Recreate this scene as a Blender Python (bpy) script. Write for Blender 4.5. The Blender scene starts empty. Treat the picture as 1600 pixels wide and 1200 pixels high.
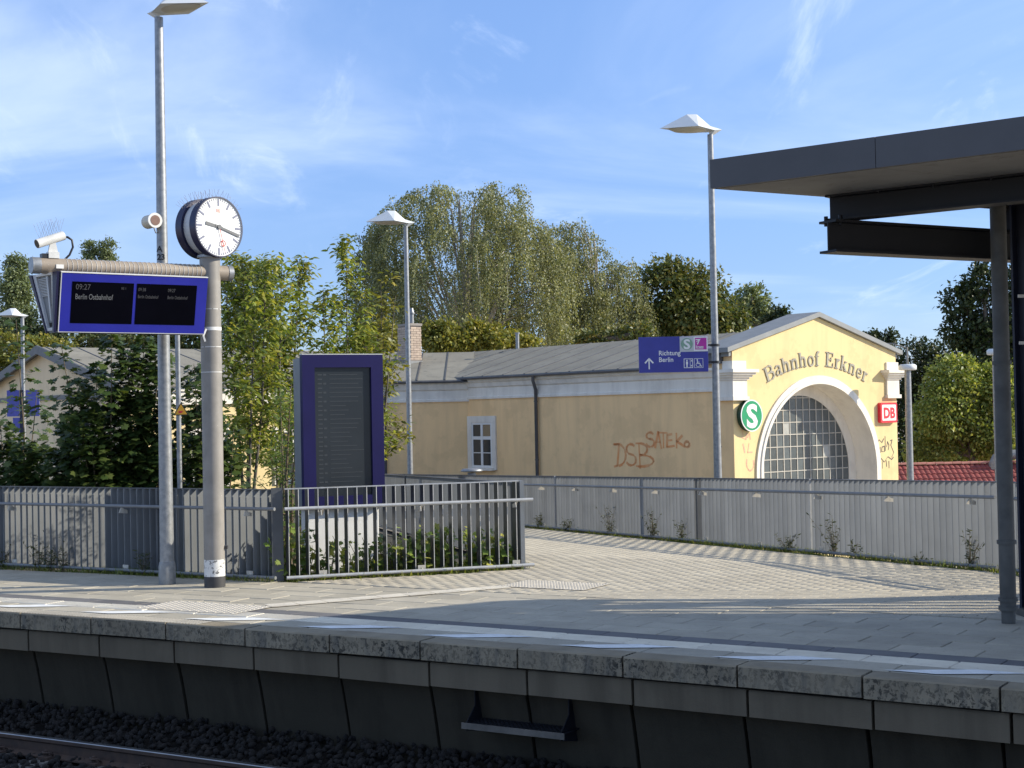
import bpy, bmesh, math, random
import numpy as np
from mathutils import Vector, Matrix
PI = math.pi
R = math.radians
rnd = random.Random(7)
rng = np.random.default_rng(7)
scene = bpy.context.scene
COL = scene.collection

# ------------------------------------------------------------------ camera
EYE = 2.0
PITCH = math.atan(45 / 2300)
ROLL = 0.0197
cam_d = bpy.data.cameras.new('camera')
cam = bpy.data.objects.new('camera', cam_d)
COL.objects.link(cam)
cam_d.sensor_width = 36
cam_d.lens = 36 * 2300 / 1600
cam_d.clip_start = 0.05
cam_d.clip_end = 3000
_r0 = Vector((1, 0, 0)); _u0 = Vector((0, -math.sin(PITCH), math.cos(PITCH)))
_x = math.cos(ROLL) * _r0 - math.sin(ROLL) * _u0
_y = math.sin(ROLL) * _r0 + math.cos(ROLL) * _u0
_z = _x.cross(_y)
cam.matrix_world = Matrix(((_x.x, _y.x, _z.x, 0), (_x.y, _y.y, _z.y, 0), (_x.z, _y.z, _z.z, EYE), (0, 0, 0, 1)))
scene.camera = cam

# ------------------------------------------------------------------ light
SUN_DIR = Vector((0.998, 0.06, 0)).normalized()
SUN_EL = R(27)
SUN_STRENGTH = 3.7
SKY_STRENGTH = 0.15
scene.view_settings.view_transform = 'Standard'
scene.view_settings.look = 'None'
scene.view_settings.exposure = 0.88
scene.view_settings.gamma = 1
scene.view_settings.use_curve_mapping = False
sd = bpy.data.lights.new('sun', 'SUN')
sd.energy = SUN_STRENGTH
sd.angle = R(0.53)
sd.color = (1.0, 0.915, 0.75)
sun = bpy.data.objects.new('sun', sd)
COL.objects.link(sun)
_s = Vector((SUN_DIR.x * math.cos(SUN_EL), SUN_DIR.y * math.cos(SUN_EL), math.sin(SUN_EL)))
sun.rotation_euler = _s.to_track_quat('Z', 'Y').to_euler()
sun.location = (20, 0, 40)

world = bpy.data.worlds.new('World')
scene.world = world
world.use_nodes = True
wt = world.node_tree
wt.nodes.clear()


def wn(t, **k):
    n = wt.nodes.new(t)
    for a, b in k.items():
        setattr(n, a, b)
    return n


wo = wn('ShaderNodeOutputWorld')
wb = wn('ShaderNodeBackground')
wb.inputs['Strength'].default_value = SKY_STRENGTH
sky = wn('ShaderNodeTexSky', sky_type='NISHITA')
sky.sun_disc = False
sky.sun_elevation = SUN_EL
sky.sun_rotation = math.atan2(SUN_DIR.x, SUN_DIR.y)
sky.altitude = 50
sky.air_density = 0.9
sky.dust_density = 0.15
sky.ozone_density = 2.5
hsv = wn('ShaderNodeHueSaturation')
hsv.inputs['Saturation'].default_value = 0.97
hsv.inputs['Value'].default_value = 0.78
tint = wn('ShaderNodeMix', data_type='RGBA', blend_type='MULTIPLY')
tint.inputs['Factor'].default_value = 1.0
tint.inputs[7].default_value = (0.86, 0.915, 0.985, 1)
wt.links.new(sky.outputs[0], tint.inputs[6])
wt.links.new(tint.outputs[2], hsv.inputs['Color'])
# thin cirrus on a flat layer above: direction projected on a plane
tc = wn('ShaderNodeTexCoord')
sep = wn('ShaderNodeSeparateXYZ')
wt.links.new(tc.outputs['Generated'], sep.inputs[0])


def wmath(op, a, b=None):
    n = wn('ShaderNodeMath', operation=op)
    for i, v in enumerate((a, b)):
        if v is None:
            continue
        if isinstance(v, (int, float)):
            n.inputs[i].default_value = v
        else:
            wt.links.new(v, n.inputs[i])
    return n.outputs[0]


zz = wmath('ADD', wmath('MAXIMUM', sep.outputs['Z'], 0.0), 0.12)
cx = wmath('DIVIDE', sep.outputs['X'], zz)
cy = wmath('DIVIDE', sep.outputs['Y'], zz)
cmb = wn('ShaderNodeCombineXYZ')
wt.links.new(cx, cmb.inputs[0])
wt.links.new(cy, cmb.inputs[1])
mp = wn('ShaderNodeMapping')
mp.inputs['Rotation'].default_value = (0, 0, R(-28))
mp.inputs['Scale'].default_value = (0.5, 0.75, 1)
mp.inputs['Location'].default_value = (4.4, 3.3, 0)
wt.links.new(cmb.outputs[0], mp.inputs[0])
nz1 = wn('ShaderNodeTexNoise')
nz1.inputs['Scale'].default_value = 0.75
nz1.inputs['Detail'].default_value = 8
nz1.inputs['Roughness'].default_value = 0.55
nz1.inputs['Distortion'].default_value = 0.9
wt.links.new(mp.outputs[0], nz1.inputs['Vector'])
mp2 = wn('ShaderNodeMapping')
mp2.inputs['Rotation'].default_value = (0, 0, R(35))
mp2.inputs['Scale'].default_value = (2.0, 0.7, 1)
mp2.inputs['Location'].default_value = (4.4, 3.3, 0)
wt.links.new(cmb.outputs[0], mp2.inputs[0])
nz2 = wn('ShaderNodeTexNoise')
nz2.inputs['Scale'].default_value = 1.3
nz2.inputs['Detail'].default_value = 10
nz2.inputs['Roughness'].default_value = 0.62
nz2.inputs['Distortion'].default_value = 1.4
wt.links.new(mp2.outputs[0], nz2.inputs['Vector'])
r1 = wn('ShaderNodeMapRange', interpolation_type='SMOOTHSTEP')
r1.inputs['From Min'].default_value = 0.42
r1.inputs['From Max'].default_value = 0.70
r1.inputs['To Max'].default_value = 0.46
wt.links.new(nz1.outputs[0], r1.inputs[0])
r2 = wn('ShaderNodeMapRange', interpolation_type='SMOOTHSTEP')
r2.inputs['From Min'].default_value = 0.54
r2.inputs['From Max'].default_value = 0.80
r2.inputs['To Max'].default_value = 0.38
wt.links.new(nz2.outputs[0], r2.inputs[0])
cl = wmath('MINIMUM', wmath('ADD', wmath('ADD', r1.outputs[0], r2.outputs[0]), 0.10), 0.85)
cm = wn('ShaderNodeMix', data_type='RGBA')
wt.links.new(cl, cm.inputs['Factor'])
er = wn('ShaderNodeValToRGB')          # the air column: deeper and less glaring towards the horizon
cr_ = er.color_ramp
cr_.elements[0].position = 0.0; cr_.elements[0].color = (0.46, 0.52, 0.68, 1)
cr_.elements[1].position = 0.7; cr_.elements[1].color = (0.98, 0.98, 0.97, 1)
for p_, c_ in ((0.10, (0.50, 0.585, 0.78, 1)), (0.28, (0.62, 0.79, 1.0, 1))):
    el_ = cr_.elements.new(p_); el_.color = c_
wt.links.new(sep.outputs['Z'], er.inputs[0])
em_ = wn('ShaderNodeMix', data_type='RGBA', blend_type='MULTIPLY')
em_.inputs['Factor'].default_value = 1.0
wt.links.new(hsv.outputs[0], em_.inputs[6])
wt.links.new(er.outputs[0], em_.inputs[7])
wt.links.new(em_.outputs[2], cm.inputs[6])
cm.inputs[7].default_value = (3.7, 4.25, 5.2, 1)
wt.links.new(cm.outputs[2], wb.inputs['Color'])
wt.links.new(wb.outputs[0], wo.inputs['Surface'])


# ------------------------------------------------------------------ materials
def new_mat(name):
    m = bpy.data.materials.new(name)
    m.use_nodes = True
    nt = m.node_tree
    return m, nt, nt.nodes['Principled BSDF']


def node(nt, t, inputs=None, **k):
    n = nt.nodes.new(t)
    for a, b in k.items():
        setattr(n, a, b)
    for a, b in (inputs or {}).items():
        if hasattr(b, 'is_output'):
            nt.links.new(b, n.inputs[a])
        else:
            n.inputs[a].default_value = b
    return n


def ramp(nt, fac, stops):
    n = nt.nodes.new('ShaderNodeValToRGB')
    cr = n.color_ramp
    while len(cr.elements) < len(stops):
        cr.elements.new(0.5)
    for e, (p, c) in zip(cr.elements, stops):
        e.position = p
        e.color = (*c, 1) if len(c) == 3 else c
    nt.links.new(fac, n.inputs[0])
    return n.outputs[0]


def mixc(nt, fac, a, b, mode='MIX'):
    n = nt.nodes.new('ShaderNodeMix')
    n.data_type = 'RGBA'
    n.blend_type = mode
    for i, v in ((0, fac), (6, a), (7, b)):
        if hasattr(v, 'is_output'):
            nt.links.new(v, n.inputs[i])
        elif i == 0:
            n.inputs[0].default_value = v
        else:
            n.inputs[i].default_value = (*v, 1)
    return n.outputs[2]


def noise(nt, scale, detail=4, rough=0.55, vec=None, dist=0.0):
    n = nt.nodes.new('ShaderNodeTexNoise')
    n.inputs['Scale'].default_value = scale
    n.inputs['Detail'].default_value = detail
    n.inputs['Roughness'].default_value = rough
    n.inputs['Distortion'].default_value = dist
    if vec is not None:
        nt.links.new(vec, n.inputs['Vector'])
    return n.outputs[0]


def geo_pos(nt):
    return nt.nodes.new('ShaderNodeNewGeometry').outputs['Position']


def mapped(nt, scale=(1, 1, 1), rot=(0, 0, 0)):
    n = nt.nodes.new('ShaderNodeMapping')
    n.inputs['Scale'].default_value = scale
    n.inputs['Rotation'].default_value = rot
    nt.links.new(geo_pos(nt), n.inputs['Vector'])
    return n.outputs[0]


def bump(nt, bs, h, strength=0.3, dist=0.01):
    n = nt.nodes.new('ShaderNodeBump')
    n.inputs['Strength'].default_value = strength
    n.inputs['Distance'].default_value = dist
    nt.links.new(h, n.inputs['Height'])
    nt.links.new(n.outputs[0], bs.inputs['Normal'])


def surf(name, c, c2=None, scale=6.0, rough=0.6, metal=0.0, var=None, bumpy=0.0, bscale=40, spec=0.5, fine=None):
    """c..c2 mixed by noise; var: brightness variation per object; fine: (colour, scale, lo, hi) speckles"""
    m, nt, bs = new_mat(name)
    c2 = c2 or tuple(v * 0.8 for v in c)
    col = ramp(nt, noise(nt, scale, 6, 0.6, geo_pos(nt)), [(0.35, c), (0.65, c2)])
    if fine:
        f = nt.nodes.new('ShaderNodeMapRange')
        f.inputs[1].default_value = fine[2]
        f.inputs[2].default_value = fine[3]
        nt.links.new(noise(nt, fine[1], 5, 0.7, geo_pos(nt)), f.inputs[0])
        col = mixc(nt, f.outputs[0], col, fine[0])
    if var:
        oi = nt.nodes.new('ShaderNodeObjectInfo')
        v = nt.nodes.new('ShaderNodeMapRange')
        v.inputs[3].default_value = 1 - var
        v.inputs[4].default_value = 1 + var
        nt.links.new(oi.outputs['Random'], v.inputs[0])
        cb = nt.nodes.new('ShaderNodeCombineColor')
        for i in range(3):
            nt.links.new(v.outputs[0], cb.inputs[i])
        col = mixc(nt, 1.0, col, cb.outputs[0], 'MULTIPLY')
    nt.links.new(col, bs.inputs['Base Color'])
    bs.inputs['Roughness'].default_value = rough
    bs.inputs['Metallic'].default_value = metal
    bs.inputs['Specular IOR Level'].default_value = spec
    if bumpy:
        bump(nt, bs, noise(nt, bscale, 5, 0.65, geo_pos(nt)), bumpy)
    return m


def leaf_mat(name, cols, transl=0.35, rough=0.45):
    m, nt, bs = new_mat(name)
    g = nt.nodes.new('ShaderNodeNewGeometry')
    n = len(cols)
    col = ramp(nt, g.outputs['Random Per Island'], [(i / max(1, n - 1), c) for i, c in enumerate(cols)])
    big = nt.nodes.new('ShaderNodeMapRange')
    big.inputs[1].default_value = 0.3
    big.inputs[2].default_value = 0.7
    big.inputs[3].default_value = 0.75
    big.inputs[4].default_value = 1.25
    nt.links.new(noise(nt, 1.1, 3, 0.6, g.outputs['Position']), big.inputs[0])
    cb = nt.nodes.new('ShaderNodeCombineColor')
    for i in range(3):
        nt.links.new(big.outputs[0], cb.inputs[i])
    col = mixc(nt, 1.0, col, cb.outputs[0], 'MULTIPLY')
    nt.links.new(col, bs.inputs['Base Color'])
    bs.inputs['Roughness'].default_value = rough
    bs.inputs['Specular IOR Level'].default_value = 0.35
    tr = nt.nodes.new('ShaderNodeBsdfTranslucent')
    warm = mixc(nt, 1.0, col, (1.35, 1.3, 0.55), 'MULTIPLY')
    nt.links.new(warm, tr.inputs['Color'])
    mx = nt.nodes.new('ShaderNodeMixShader')
    mx.inputs[0].default_value = transl
    nt.links.new(bs.outputs[0], mx.inputs[1])
    nt.links.new(tr.outputs[0], mx.inputs[2])
    nt.links.new(mx.outputs[0], nt.nodes['Material Output'].inputs['Surface'])
    return m


def plaster(name, c, dirt, scale=1.0, streak=0.35):
    m, nt, bs = new_mat(name)
    base = ramp(nt, noise(nt, 0.9, 7, 0.65, geo_pos(nt)), [(0.3, tuple(v * 1.05 for v in c)), (0.52, c), (0.56, tuple(v * 0.93 for v in c)), (0.75, tuple(v * 0.86 for v in c))])
    s = nt.nodes.new('ShaderNodeMapRange')
    s.inputs[1].default_value = 0.44
    s.inputs[2].default_value = 0.72
    s.inputs[4].default_value = streak
    nt.links.new(noise(nt, 1.0, 6, 0.6, mapped(nt, (3.5, 3.5, 0.35))), s.inputs[0])
    col = mixc(nt, s.outputs[0], base, dirt)
    nt.links.new(col, bs.inputs['Base Color'])
    bs.inputs['Roughness'].default_value = 0.9
    bs.inputs['Specular IOR Level'].default_value = 0.2
    bump(nt, bs, noise(nt, 60, 4, 0.6, geo_pos(nt)), 0.25, 0.01)
    return m


M = {}
M['asphalt'] = surf('embankment soil', (0.10, 0.085, 0.06), (0.06, 0.055, 0.04), 3, 0.95, bumpy=0.6, bscale=20)
M['ground'] = surf('forecourt paving', (0.50, 0.43, 0.33), (0.42, 0.36, 0.28), 0.3, 0.95)
M['slab'] = surf('concrete slab', (0.41, 0.372, 0.295), (0.335, 0.304, 0.243), 2.5, 0.8, var=0.10, bumpy=0.25, bscale=90, spec=0.3, fine=((0.16, 0.15, 0.14), 25, 0.58, 0.75))
M['slab_dark'] = surf('dark slab', (0.15, 0.145, 0.145), (0.12, 0.115, 0.115), 3, 0.75, var=0.10, bumpy=0.25, bscale=90, spec=0.3)
M['slab_light'] = surf('light tactile slab', (0.76, 0.70, 0.58), (0.66, 0.60, 0.50), 3, 0.75, var=0.06, bumpy=0.2, bscale=90, spec=0.3, fine=((0.3, 0.28, 0.25), 12, 0.6, 0.8))
M['mark_white'] = surf('white road paint', (0.80, 0.80, 0.78), (0.66, 0.66, 0.64), 6, 0.6, fine=((0.4, 0.39, 0.37), 30, 0.6, 0.8))
M['paver'] = surf('path brick', (0.45, 0.405, 0.32), (0.39, 0.35, 0.278), 1.2, 0.85, var=0.07, bumpy=0.3, bscale=80, spec=0.25, fine=((0.2, 0.18, 0.16), 8, 0.6, 0.8))


def island_var(m, amt=0.14):
    nt = m.node_tree
    bs = nt.nodes['Principled BSDF']
    src = bs.inputs['Base Color'].links[0].from_socket
    g = nt.nodes.new('ShaderNodeNewGeometry')
    v = nt.nodes.new('ShaderNodeMapRange')
    v.inputs[3].default_value = 1 - amt
    v.inputs[4].default_value = 1 + amt
    nt.links.new(g.outputs['Random Per Island'], v.inputs[0])
    cb = nt.nodes.new('ShaderNodeCombineColor')
    for i in range(3):
        nt.links.new(v.outputs[0], cb.inputs[i])
    nt.links.new(mixc(nt, 1.0, src, cb.outputs[0], 'MULTIPLY'), bs.inputs['Base Color'])


M['paver_stuff'] = surf('path brick joined', (0.45, 0.405, 0.32), (0.39, 0.35, 0.278), 1.2, 0.85, bumpy=0.3, bscale=80, spec=0.25, fine=((0.2, 0.18, 0.16), 8, 0.6, 0.8))
island_var(M['paver_stuff'], 0.07)
M['joint'] = surf('joint sand', (0.22, 0.195, 0.16), (0.16, 0.14, 0.115), 8, 0.95)


def coping_mat():
    m, nt, bs = new_mat('weathered coping concrete')
    base = ramp(nt, noise(nt, 3, 6, 0.6, geo_pos(nt)), [(0.3, (0.29, 0.248, 0.18)), (0.7, (0.195, 0.166, 0.12))])
    a = ramp(nt, noise(nt, 26, 6, 0.75, mapped(nt, (1, 1, 0.8)), 0.4), [(0.49, (0, 0, 0)), (0.56, (1, 1, 1))])
    b = ramp(nt, noise(nt, 2.2, 3, 0.6, geo_pos(nt)), [(0.35, (0.25, 0.25, 0.25)), (0.65, (1, 1, 1))])
    # lichen only sits on the upright faces
    g = nt.nodes.new('ShaderNodeNewGeometry')
    sx = nt.nodes.new('ShaderNodeSeparateXYZ')
    nt.links.new(g.outputs['Normal'], sx.inputs[0])
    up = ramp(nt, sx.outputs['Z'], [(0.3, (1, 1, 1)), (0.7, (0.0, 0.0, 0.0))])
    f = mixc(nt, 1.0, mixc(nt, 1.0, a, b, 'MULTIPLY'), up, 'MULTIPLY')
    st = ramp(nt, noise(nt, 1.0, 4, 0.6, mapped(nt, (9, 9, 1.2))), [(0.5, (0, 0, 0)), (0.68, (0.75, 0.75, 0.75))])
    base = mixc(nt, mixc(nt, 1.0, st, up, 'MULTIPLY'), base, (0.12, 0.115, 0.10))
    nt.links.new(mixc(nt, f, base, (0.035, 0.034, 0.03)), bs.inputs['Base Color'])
    bs.inputs['Roughness'].default_value = 0.9
    bs.inputs['Specular IOR Level'].default_value = 0.2
    bump(nt, bs, noise(nt, 50, 6, 0.7, geo_pos(nt)), 0.5, 0.01)
    return m


M['coping'] = coping_mat()
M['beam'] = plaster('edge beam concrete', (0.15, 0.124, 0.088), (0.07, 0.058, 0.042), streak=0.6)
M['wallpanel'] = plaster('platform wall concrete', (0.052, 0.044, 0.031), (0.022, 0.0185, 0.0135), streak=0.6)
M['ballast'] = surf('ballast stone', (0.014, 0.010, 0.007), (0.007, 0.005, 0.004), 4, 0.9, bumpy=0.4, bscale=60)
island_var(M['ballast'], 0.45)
M['rail_side'] = surf('rusty rail', (0.085, 0.05, 0.033), (0.05, 0.032, 0.024), 10, 0.8)
M['rail_top'] = surf('polished rail head', (0.5, 0.5, 0.5), (0.42, 0.42, 0.43), 10, 0.28, metal=1.0)
M['sleeper'] = surf('concrete sleeper', (0.16, 0.145, 0.125), (0.10, 0.09, 0.08), 6, 0.9, bumpy=0.3)
M['galv'] = surf('galvanised steel', (0.33, 0.335, 0.34), (0.22, 0.23, 0.24), 14, 0.45, metal=0.55, bumpy=0.05)
M['galv_old'] = surf('weathered galvanised steel', (0.30, 0.30, 0.29), (0.20, 0.20, 0.20), 12, 0.55, metal=0.45, fine=((0.2, 0.18, 0.15), 9, 0.62, 0.75))
M['post_grey'] = surf('grey brown painted post', (0.27, 0.25, 0.225), (0.21, 0.195, 0.175), 5, 0.5, fine=((0.55, 0.5, 0.42), 40, 0.68, 0.74))
M['fence_grey'] = surf('fence grey metallic paint', (0.255, 0.268, 0.282), (0.215, 0.227, 0.24), 1.5, 0.40, metal=0.45, var=0.05, fine=((0.32, 0.32, 0.32), 35, 0.70, 0.78))
M['fence_shaded'] = surf('shade darkened railing paint', (0.105, 0.108, 0.112), (0.085, 0.088, 0.092), 3, 0.30, metal=0.55, fine=((0.2, 0.2, 0.2), 35, 0.72, 0.8))  # short railing: shade on the slat faces put into a darker colour
M['fence_dark'] = surf('fence dark paint', (0.075, 0.08, 0.088), (0.055, 0.06, 0.066), 5, 0.5)
M['rail_pipe'] = surf('grey hand rail', (0.52, 0.52, 0.51), (0.42, 0.42, 0.42), 12, 0.4, metal=0.35)
M['pipe_grey'] = surf('dull hand rail', (0.20, 0.205, 0.215), (0.16, 0.165, 0.172), 8, 0.5)
M['bracket'] = surf('bright bracket', (0.58, 0.54, 0.47), (0.48, 0.45, 0.40), 20, 0.45, metal=0.3)
M['canopy'] = surf('anthracite sheet', (0.060, 0.060, 0.066), (0.050, 0.050, 0.056), 2, 0.45, bumpy=0.03, bscale=3)
M['soffit'] = surf('soffit board', (0.27, 0.25, 0.225), (0.215, 0.20, 0.18), 2, 0.7, fine=((0.15, 0.13, 0.11), 5, 0.58, 0.75))
M['steel_dark'] = surf('dark steel beam', (0.010, 0.011, 0.016), (0.008, 0.009, 0.013), 4, 0.5, spec=0.3)
M['steel_navy'] = surf('navy steel column', (0.010, 0.013, 0.032), (0.008, 0.010, 0.026), 4, 0.4)
M['downpipe'] = surf('grey down pipe', (0.09, 0.088, 0.08), (0.055, 0.054, 0.05), 5, 0.6)
M['db_blue'] = surf('signal blue paint', (0.022, 0.026, 0.30), (0.018, 0.022, 0.26), 3, 0.3, fine=((0.06, 0.07, 0.36), 14, 0.66, 0.8))
M['db_blue2'] = surf('deep blue enamel', (0.008, 0.0065, 0.068), (0.0065, 0.0055, 0.058), 3, 0.5, spec=0.25)
M['sign_blue'] = surf('faded blue sign', (0.045, 0.05, 0.30), (0.036, 0.04, 0.25), 3, 0.35)
M['sign_blue2'] = surf('pale blue sign', (0.10, 0.105, 0.42), (0.085, 0.09, 0.36), 3, 0.35)
M['screen'] = surf('black screen glass', (0.0025, 0.0025, 0.005), (0.002, 0.002, 0.004), 3, 0.15, spec=0.08)
M['screen2'] = surf('dark poster glass', (0.024, 0.030, 0.037), (0.020, 0.025, 0.031), 2, 0.2, spec=0.35)
M['print_dim'] = surf('dim display text', (0.135, 0.14, 0.15), (0.115, 0.12, 0.13), 8, 0.5)
M['print_dimmer'] = surf('faint display text', (0.06, 0.06, 0.068), (0.05, 0.05, 0.056), 8, 0.5)
M['print_faint'] = surf('faint timetable print', (0.033, 0.040, 0.047), (0.029, 0.035, 0.042), 30, 0.5)
M['white'] = surf('white paint', (0.80, 0.79, 0.77), (0.72, 0.71, 0.69), 3, 0.5)
M['white_trim'] = plaster('white stucco', (0.80, 0.75, 0.66), (0.46, 0.41, 0.35), streak=0.35)
M['white_frame'] = surf('white window frame', (0.76, 0.76, 0.74), (0.70, 0.70, 0.68), 4, 0.45)
M['yellow'] = plaster('yellow render', (0.75, 0.595, 0.315), (0.56, 0.44, 0.25), streak=0.38)
M['yellow_shaded'] = plaster('yellow render of shaded walls', (0.88, 0.60, 0.31), (0.66, 0.45, 0.24), streak=0.45)  # facade's render again, fill light on the shaded walls put into its colour
M['ochre_grey'] = plaster('grey ochre render', (0.74, 0.59, 0.39), (0.54, 0.43, 0.29), streak=0.35)
M['roof'] = surf('grey felt roof', (0.235, 0.22, 0.18), (0.18, 0.168, 0.138), 0.8, 0.85, bumpy=0.2, bscale=50, fine=((0.11, 0.105, 0.09), 2.5, 0.55, 0.75))
M['zinc'] = surf('zinc capping', (0.24, 0.25, 0.255), (0.20, 0.21, 0.215), 3, 0.6, metal=0.1)
M['gutter'] = surf('dark gutter', (0.11, 0.11, 0.115), (0.08, 0.08, 0.085), 6, 0.5, metal=0.3)
M['letter'] = surf('grey metal letter', (0.34, 0.315, 0.25), (0.26, 0.24, 0.195), 10, 0.5, metal=0.2)
M['glassblock'] = surf('dull glass pane', (0.095, 0.11, 0.112), (0.075, 0.086, 0.09), 5, 0.22, var=0.28, bumpy=0.15, bscale=12)
M['paneblind'] = surf('pale filled pane', (0.42, 0.42, 0.38), (0.36, 0.36, 0.33), 5, 0.4)
M['glass'] = surf('window glass', (0.045, 0.05, 0.052), (0.04, 0.044, 0.046), 2, 0.06, spec=0.8)
M['pane_reflection'] = surf('sunlit wall reflection pane', (0.30, 0.23, 0.14), (0.25, 0.19, 0.12), 2, 0.25)  # reflection of a sunlit wall painted as the pane's colour
M['bar'] = surf('glazing bar', (0.50, 0.475, 0.42), (0.42, 0.395, 0.345), 10, 0.5)
M['s_green'] = surf('green sign face', (0.012, 0.30, 0.12), (0.010, 0.26, 0.105), 3, 0.35)
M['s_green_pale'] = surf('pale green print', (0.22, 0.36, 0.26), (0.2, 0.33, 0.24), 3, 0.4)
M['s_green_dark'] = surf('dark green casing', (0.01, 0.05, 0.025), (0.008, 0.04, 0.02), 3, 0.4)
M['db_red'] = surf('red sign', (0.72, 0.03, 0.045), (0.62, 0.025, 0.04), 3, 0.35)
M['magenta'] = surf('magenta sticker', (0.50, 0.03, 0.33), (0.45, 0.025, 0.30), 3, 0.4)
M['silver_panel'] = surf('light grey panel', (0.52, 0.53, 0.54), (0.47, 0.48, 0.49), 3, 0.4)
M['kiosk_grey'] = surf('grey kiosk side', (0.22, 0.235, 0.245), (0.19, 0.205, 0.215), 3, 0.45)
M['black'] = surf('black plastic', (0.012, 0.012, 0.014), (0.010, 0.010, 0.012), 3, 0.4)
M['navy'] = surf('navy housing', (0.008, 0.008, 0.045), (0.007, 0.007, 0.038), 3, 0.4)
M['clock_white'] = surf('clock face', (0.70, 0.72, 0.71), (0.68, 0.70, 0.69), 3, 0.4)
M['tick'] = surf('clock tick', (0.13, 0.14, 0.22), (0.12, 0.13, 0.2), 3, 0.5)
M['hand'] = surf('clock hand', (0.10, 0.105, 0.115), (0.09, 0.095, 0.105), 3, 0.5)
M['hand_red'] = surf('red clock hand', (0.55, 0.06, 0.05), (0.5, 0.05, 0.045), 3, 0.5)
M['logo_faint'] = surf('faded red print', (0.75, 0.25, 0.18), (0.7, 0.22, 0.16), 3, 0.5)
M['lamp_shade'] = surf('white lamp shade', (0.66, 0.69, 0.71), (0.60, 0.63, 0.65), 3, 0.4)
M['lamp_bowl'] = surf('frosted lamp bowl', (0.52, 0.49, 0.40), (0.46, 0.43, 0.36), 3, 0.35)
M['cam_white'] = surf('camera housing', (0.62, 0.62, 0.60), (0.52, 0.52, 0.50), 6, 0.4)
M['spike'] = surf('spike wire', (0.22, 0.22, 0.26), (0.18, 0.18, 0.21), 6, 0.5, metal=0.4)
M['cream'] = surf('cream speaker housing', (0.60, 0.55, 0.44), (0.53, 0.48, 0.39), 4, 0.5)
M['speaker_cone'] = surf('brown speaker grille', (0.22, 0.12, 0.09), (0.16, 0.09, 0.07), 30, 0.6)
M['tape'] = surf('white tape', (0.74, 0.73, 0.70), (0.66, 0.65, 0.62), 8, 0.5)
M['tape_mark'] = surf('weathered sticker band', (0.68, 0.68, 0.66), (0.60, 0.60, 0.58), 9, 0.6, fine=((0.10, 0.10, 0.10), 22, 0.55, 0.6))
M['rubber'] = surf('black band', (0.045, 0.045, 0.048), (0.035, 0.035, 0.038), 6, 0.6)
M['wrap'] = surf('scratched boom paint', (0.33, 0.275, 0.215), (0.25, 0.205, 0.16), 4, 0.5, fine=((0.5, 0.45, 0.36), 30, 0.62, 0.75))
M['warn_yellow'] = surf('warning yellow', (0.85, 0.42, 0.02), (0.75, 0.36, 0.02), 3, 0.4)
M['tile'] = surf('red clay tile', (0.30, 0.075, 0.055), (0.20, 0.05, 0.04), 5, 0.7, var=0.15)
M['tile_stuff'] = surf('red clay tile joined', (0.26, 0.05, 0.042), (0.17, 0.035, 0.03), 5, 0.7)
island_var(M['tile_stuff'], 0.2)
M['tile_ridge'] = surf('ridge tile', (0.48, 0.20, 0.15), (0.38, 0.15, 0.11), 5, 0.7, var=0.1)
M['brick'] = surf('pale chimney brick', (0.50, 0.40, 0.31), (0.40, 0.31, 0.25), 5, 0.85)
island_var(M['brick'], 0.12)
M['brick_red'] = surf('salmon brick', (0.50, 0.22, 0.15), (0.42, 0.18, 0.12), 5, 0.85)
M['mortar'] = surf('mortar', (0.30, 0.27, 0.24), (0.25, 0.22, 0.2), 8, 0.9)
M['graffiti_orange'] = surf('orange spray paint', (0.78, 0.29, 0.09), (0.78, 0.40, 0.17), 3, 0.7)
M['graffiti_black'] = surf('black spray paint', (0.05, 0.05, 0.06), (0.12, 0.10, 0.08), 12, 0.7)
M['graffiti_pink'] = surf('pink spray paint', (0.68, 0.34, 0.26), (0.70, 0.44, 0.27), 6, 0.7)
M['bark'] = surf('grey bark', (0.13, 0.115, 0.095), (0.075, 0.065, 0.055), 8, 0.9, bumpy=0.5, bscale=20)
M['bark_white'] = surf('birch bark', (0.46, 0.43, 0.38), (0.20, 0.18, 0.15), 5, 0.8)
M['twig'] = surf('thin twig', (0.16, 0.12, 0.075), (0.10, 0.08, 0.05), 8, 0.8)
M['wire'] = surf('insulated cable', (0.02, 0.02, 0.02), None, 4, 0.5)
L = {}
L['maple'] = leaf_mat('maple leaf', [(0.024, 0.046, 0.013), (0.039, 0.068, 0.018), (0.061, 0.094, 0.024), (0.099, 0.127, 0.033)], 0.25, 0.4)
L['ash'] = leaf_mat('ash leaflet', [(0.101, 0.151, 0.037), (0.169, 0.220, 0.051), (0.254, 0.288, 0.068), (0.405, 0.371, 0.085)], 0.4)
L['willow'] = leaf_mat('young shrub leaf', [(0.078, 0.130, 0.039), (0.117, 0.182, 0.052), (0.169, 0.221, 0.065)], 0.35)
L['birch'] = leaf_mat('weeping birch leaf', [(0.12, 0.14, 0.068), (0.18, 0.20, 0.095), (0.25, 0.26, 0.125), (0.34, 0.33, 0.17)], 0.3)
L['chestnut'] = leaf_mat('dark broad leaf', [(0.049, 0.075, 0.023), (0.085, 0.112, 0.031), (0.139, 0.155, 0.044), (0.233, 0.202, 0.062)], 0.25)
L['yellow'] = leaf_mat('yellowing leaf', [(0.11, 0.135, 0.03), (0.17, 0.185, 0.04), (0.25, 0.24, 0.055), (0.34, 0.29, 0.07)], 0.35)
L['bright'] = leaf_mat('bright maple leaf', [(0.110, 0.156, 0.037), (0.184, 0.239, 0.055), (0.294, 0.331, 0.083), (0.405, 0.405, 0.129)], 0.35)
L['dark'] = leaf_mat('deep shade leaf', [(0.022, 0.037, 0.015), (0.037, 0.056, 0.020), (0.056, 0.075, 0.025)], 0.2)
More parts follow.
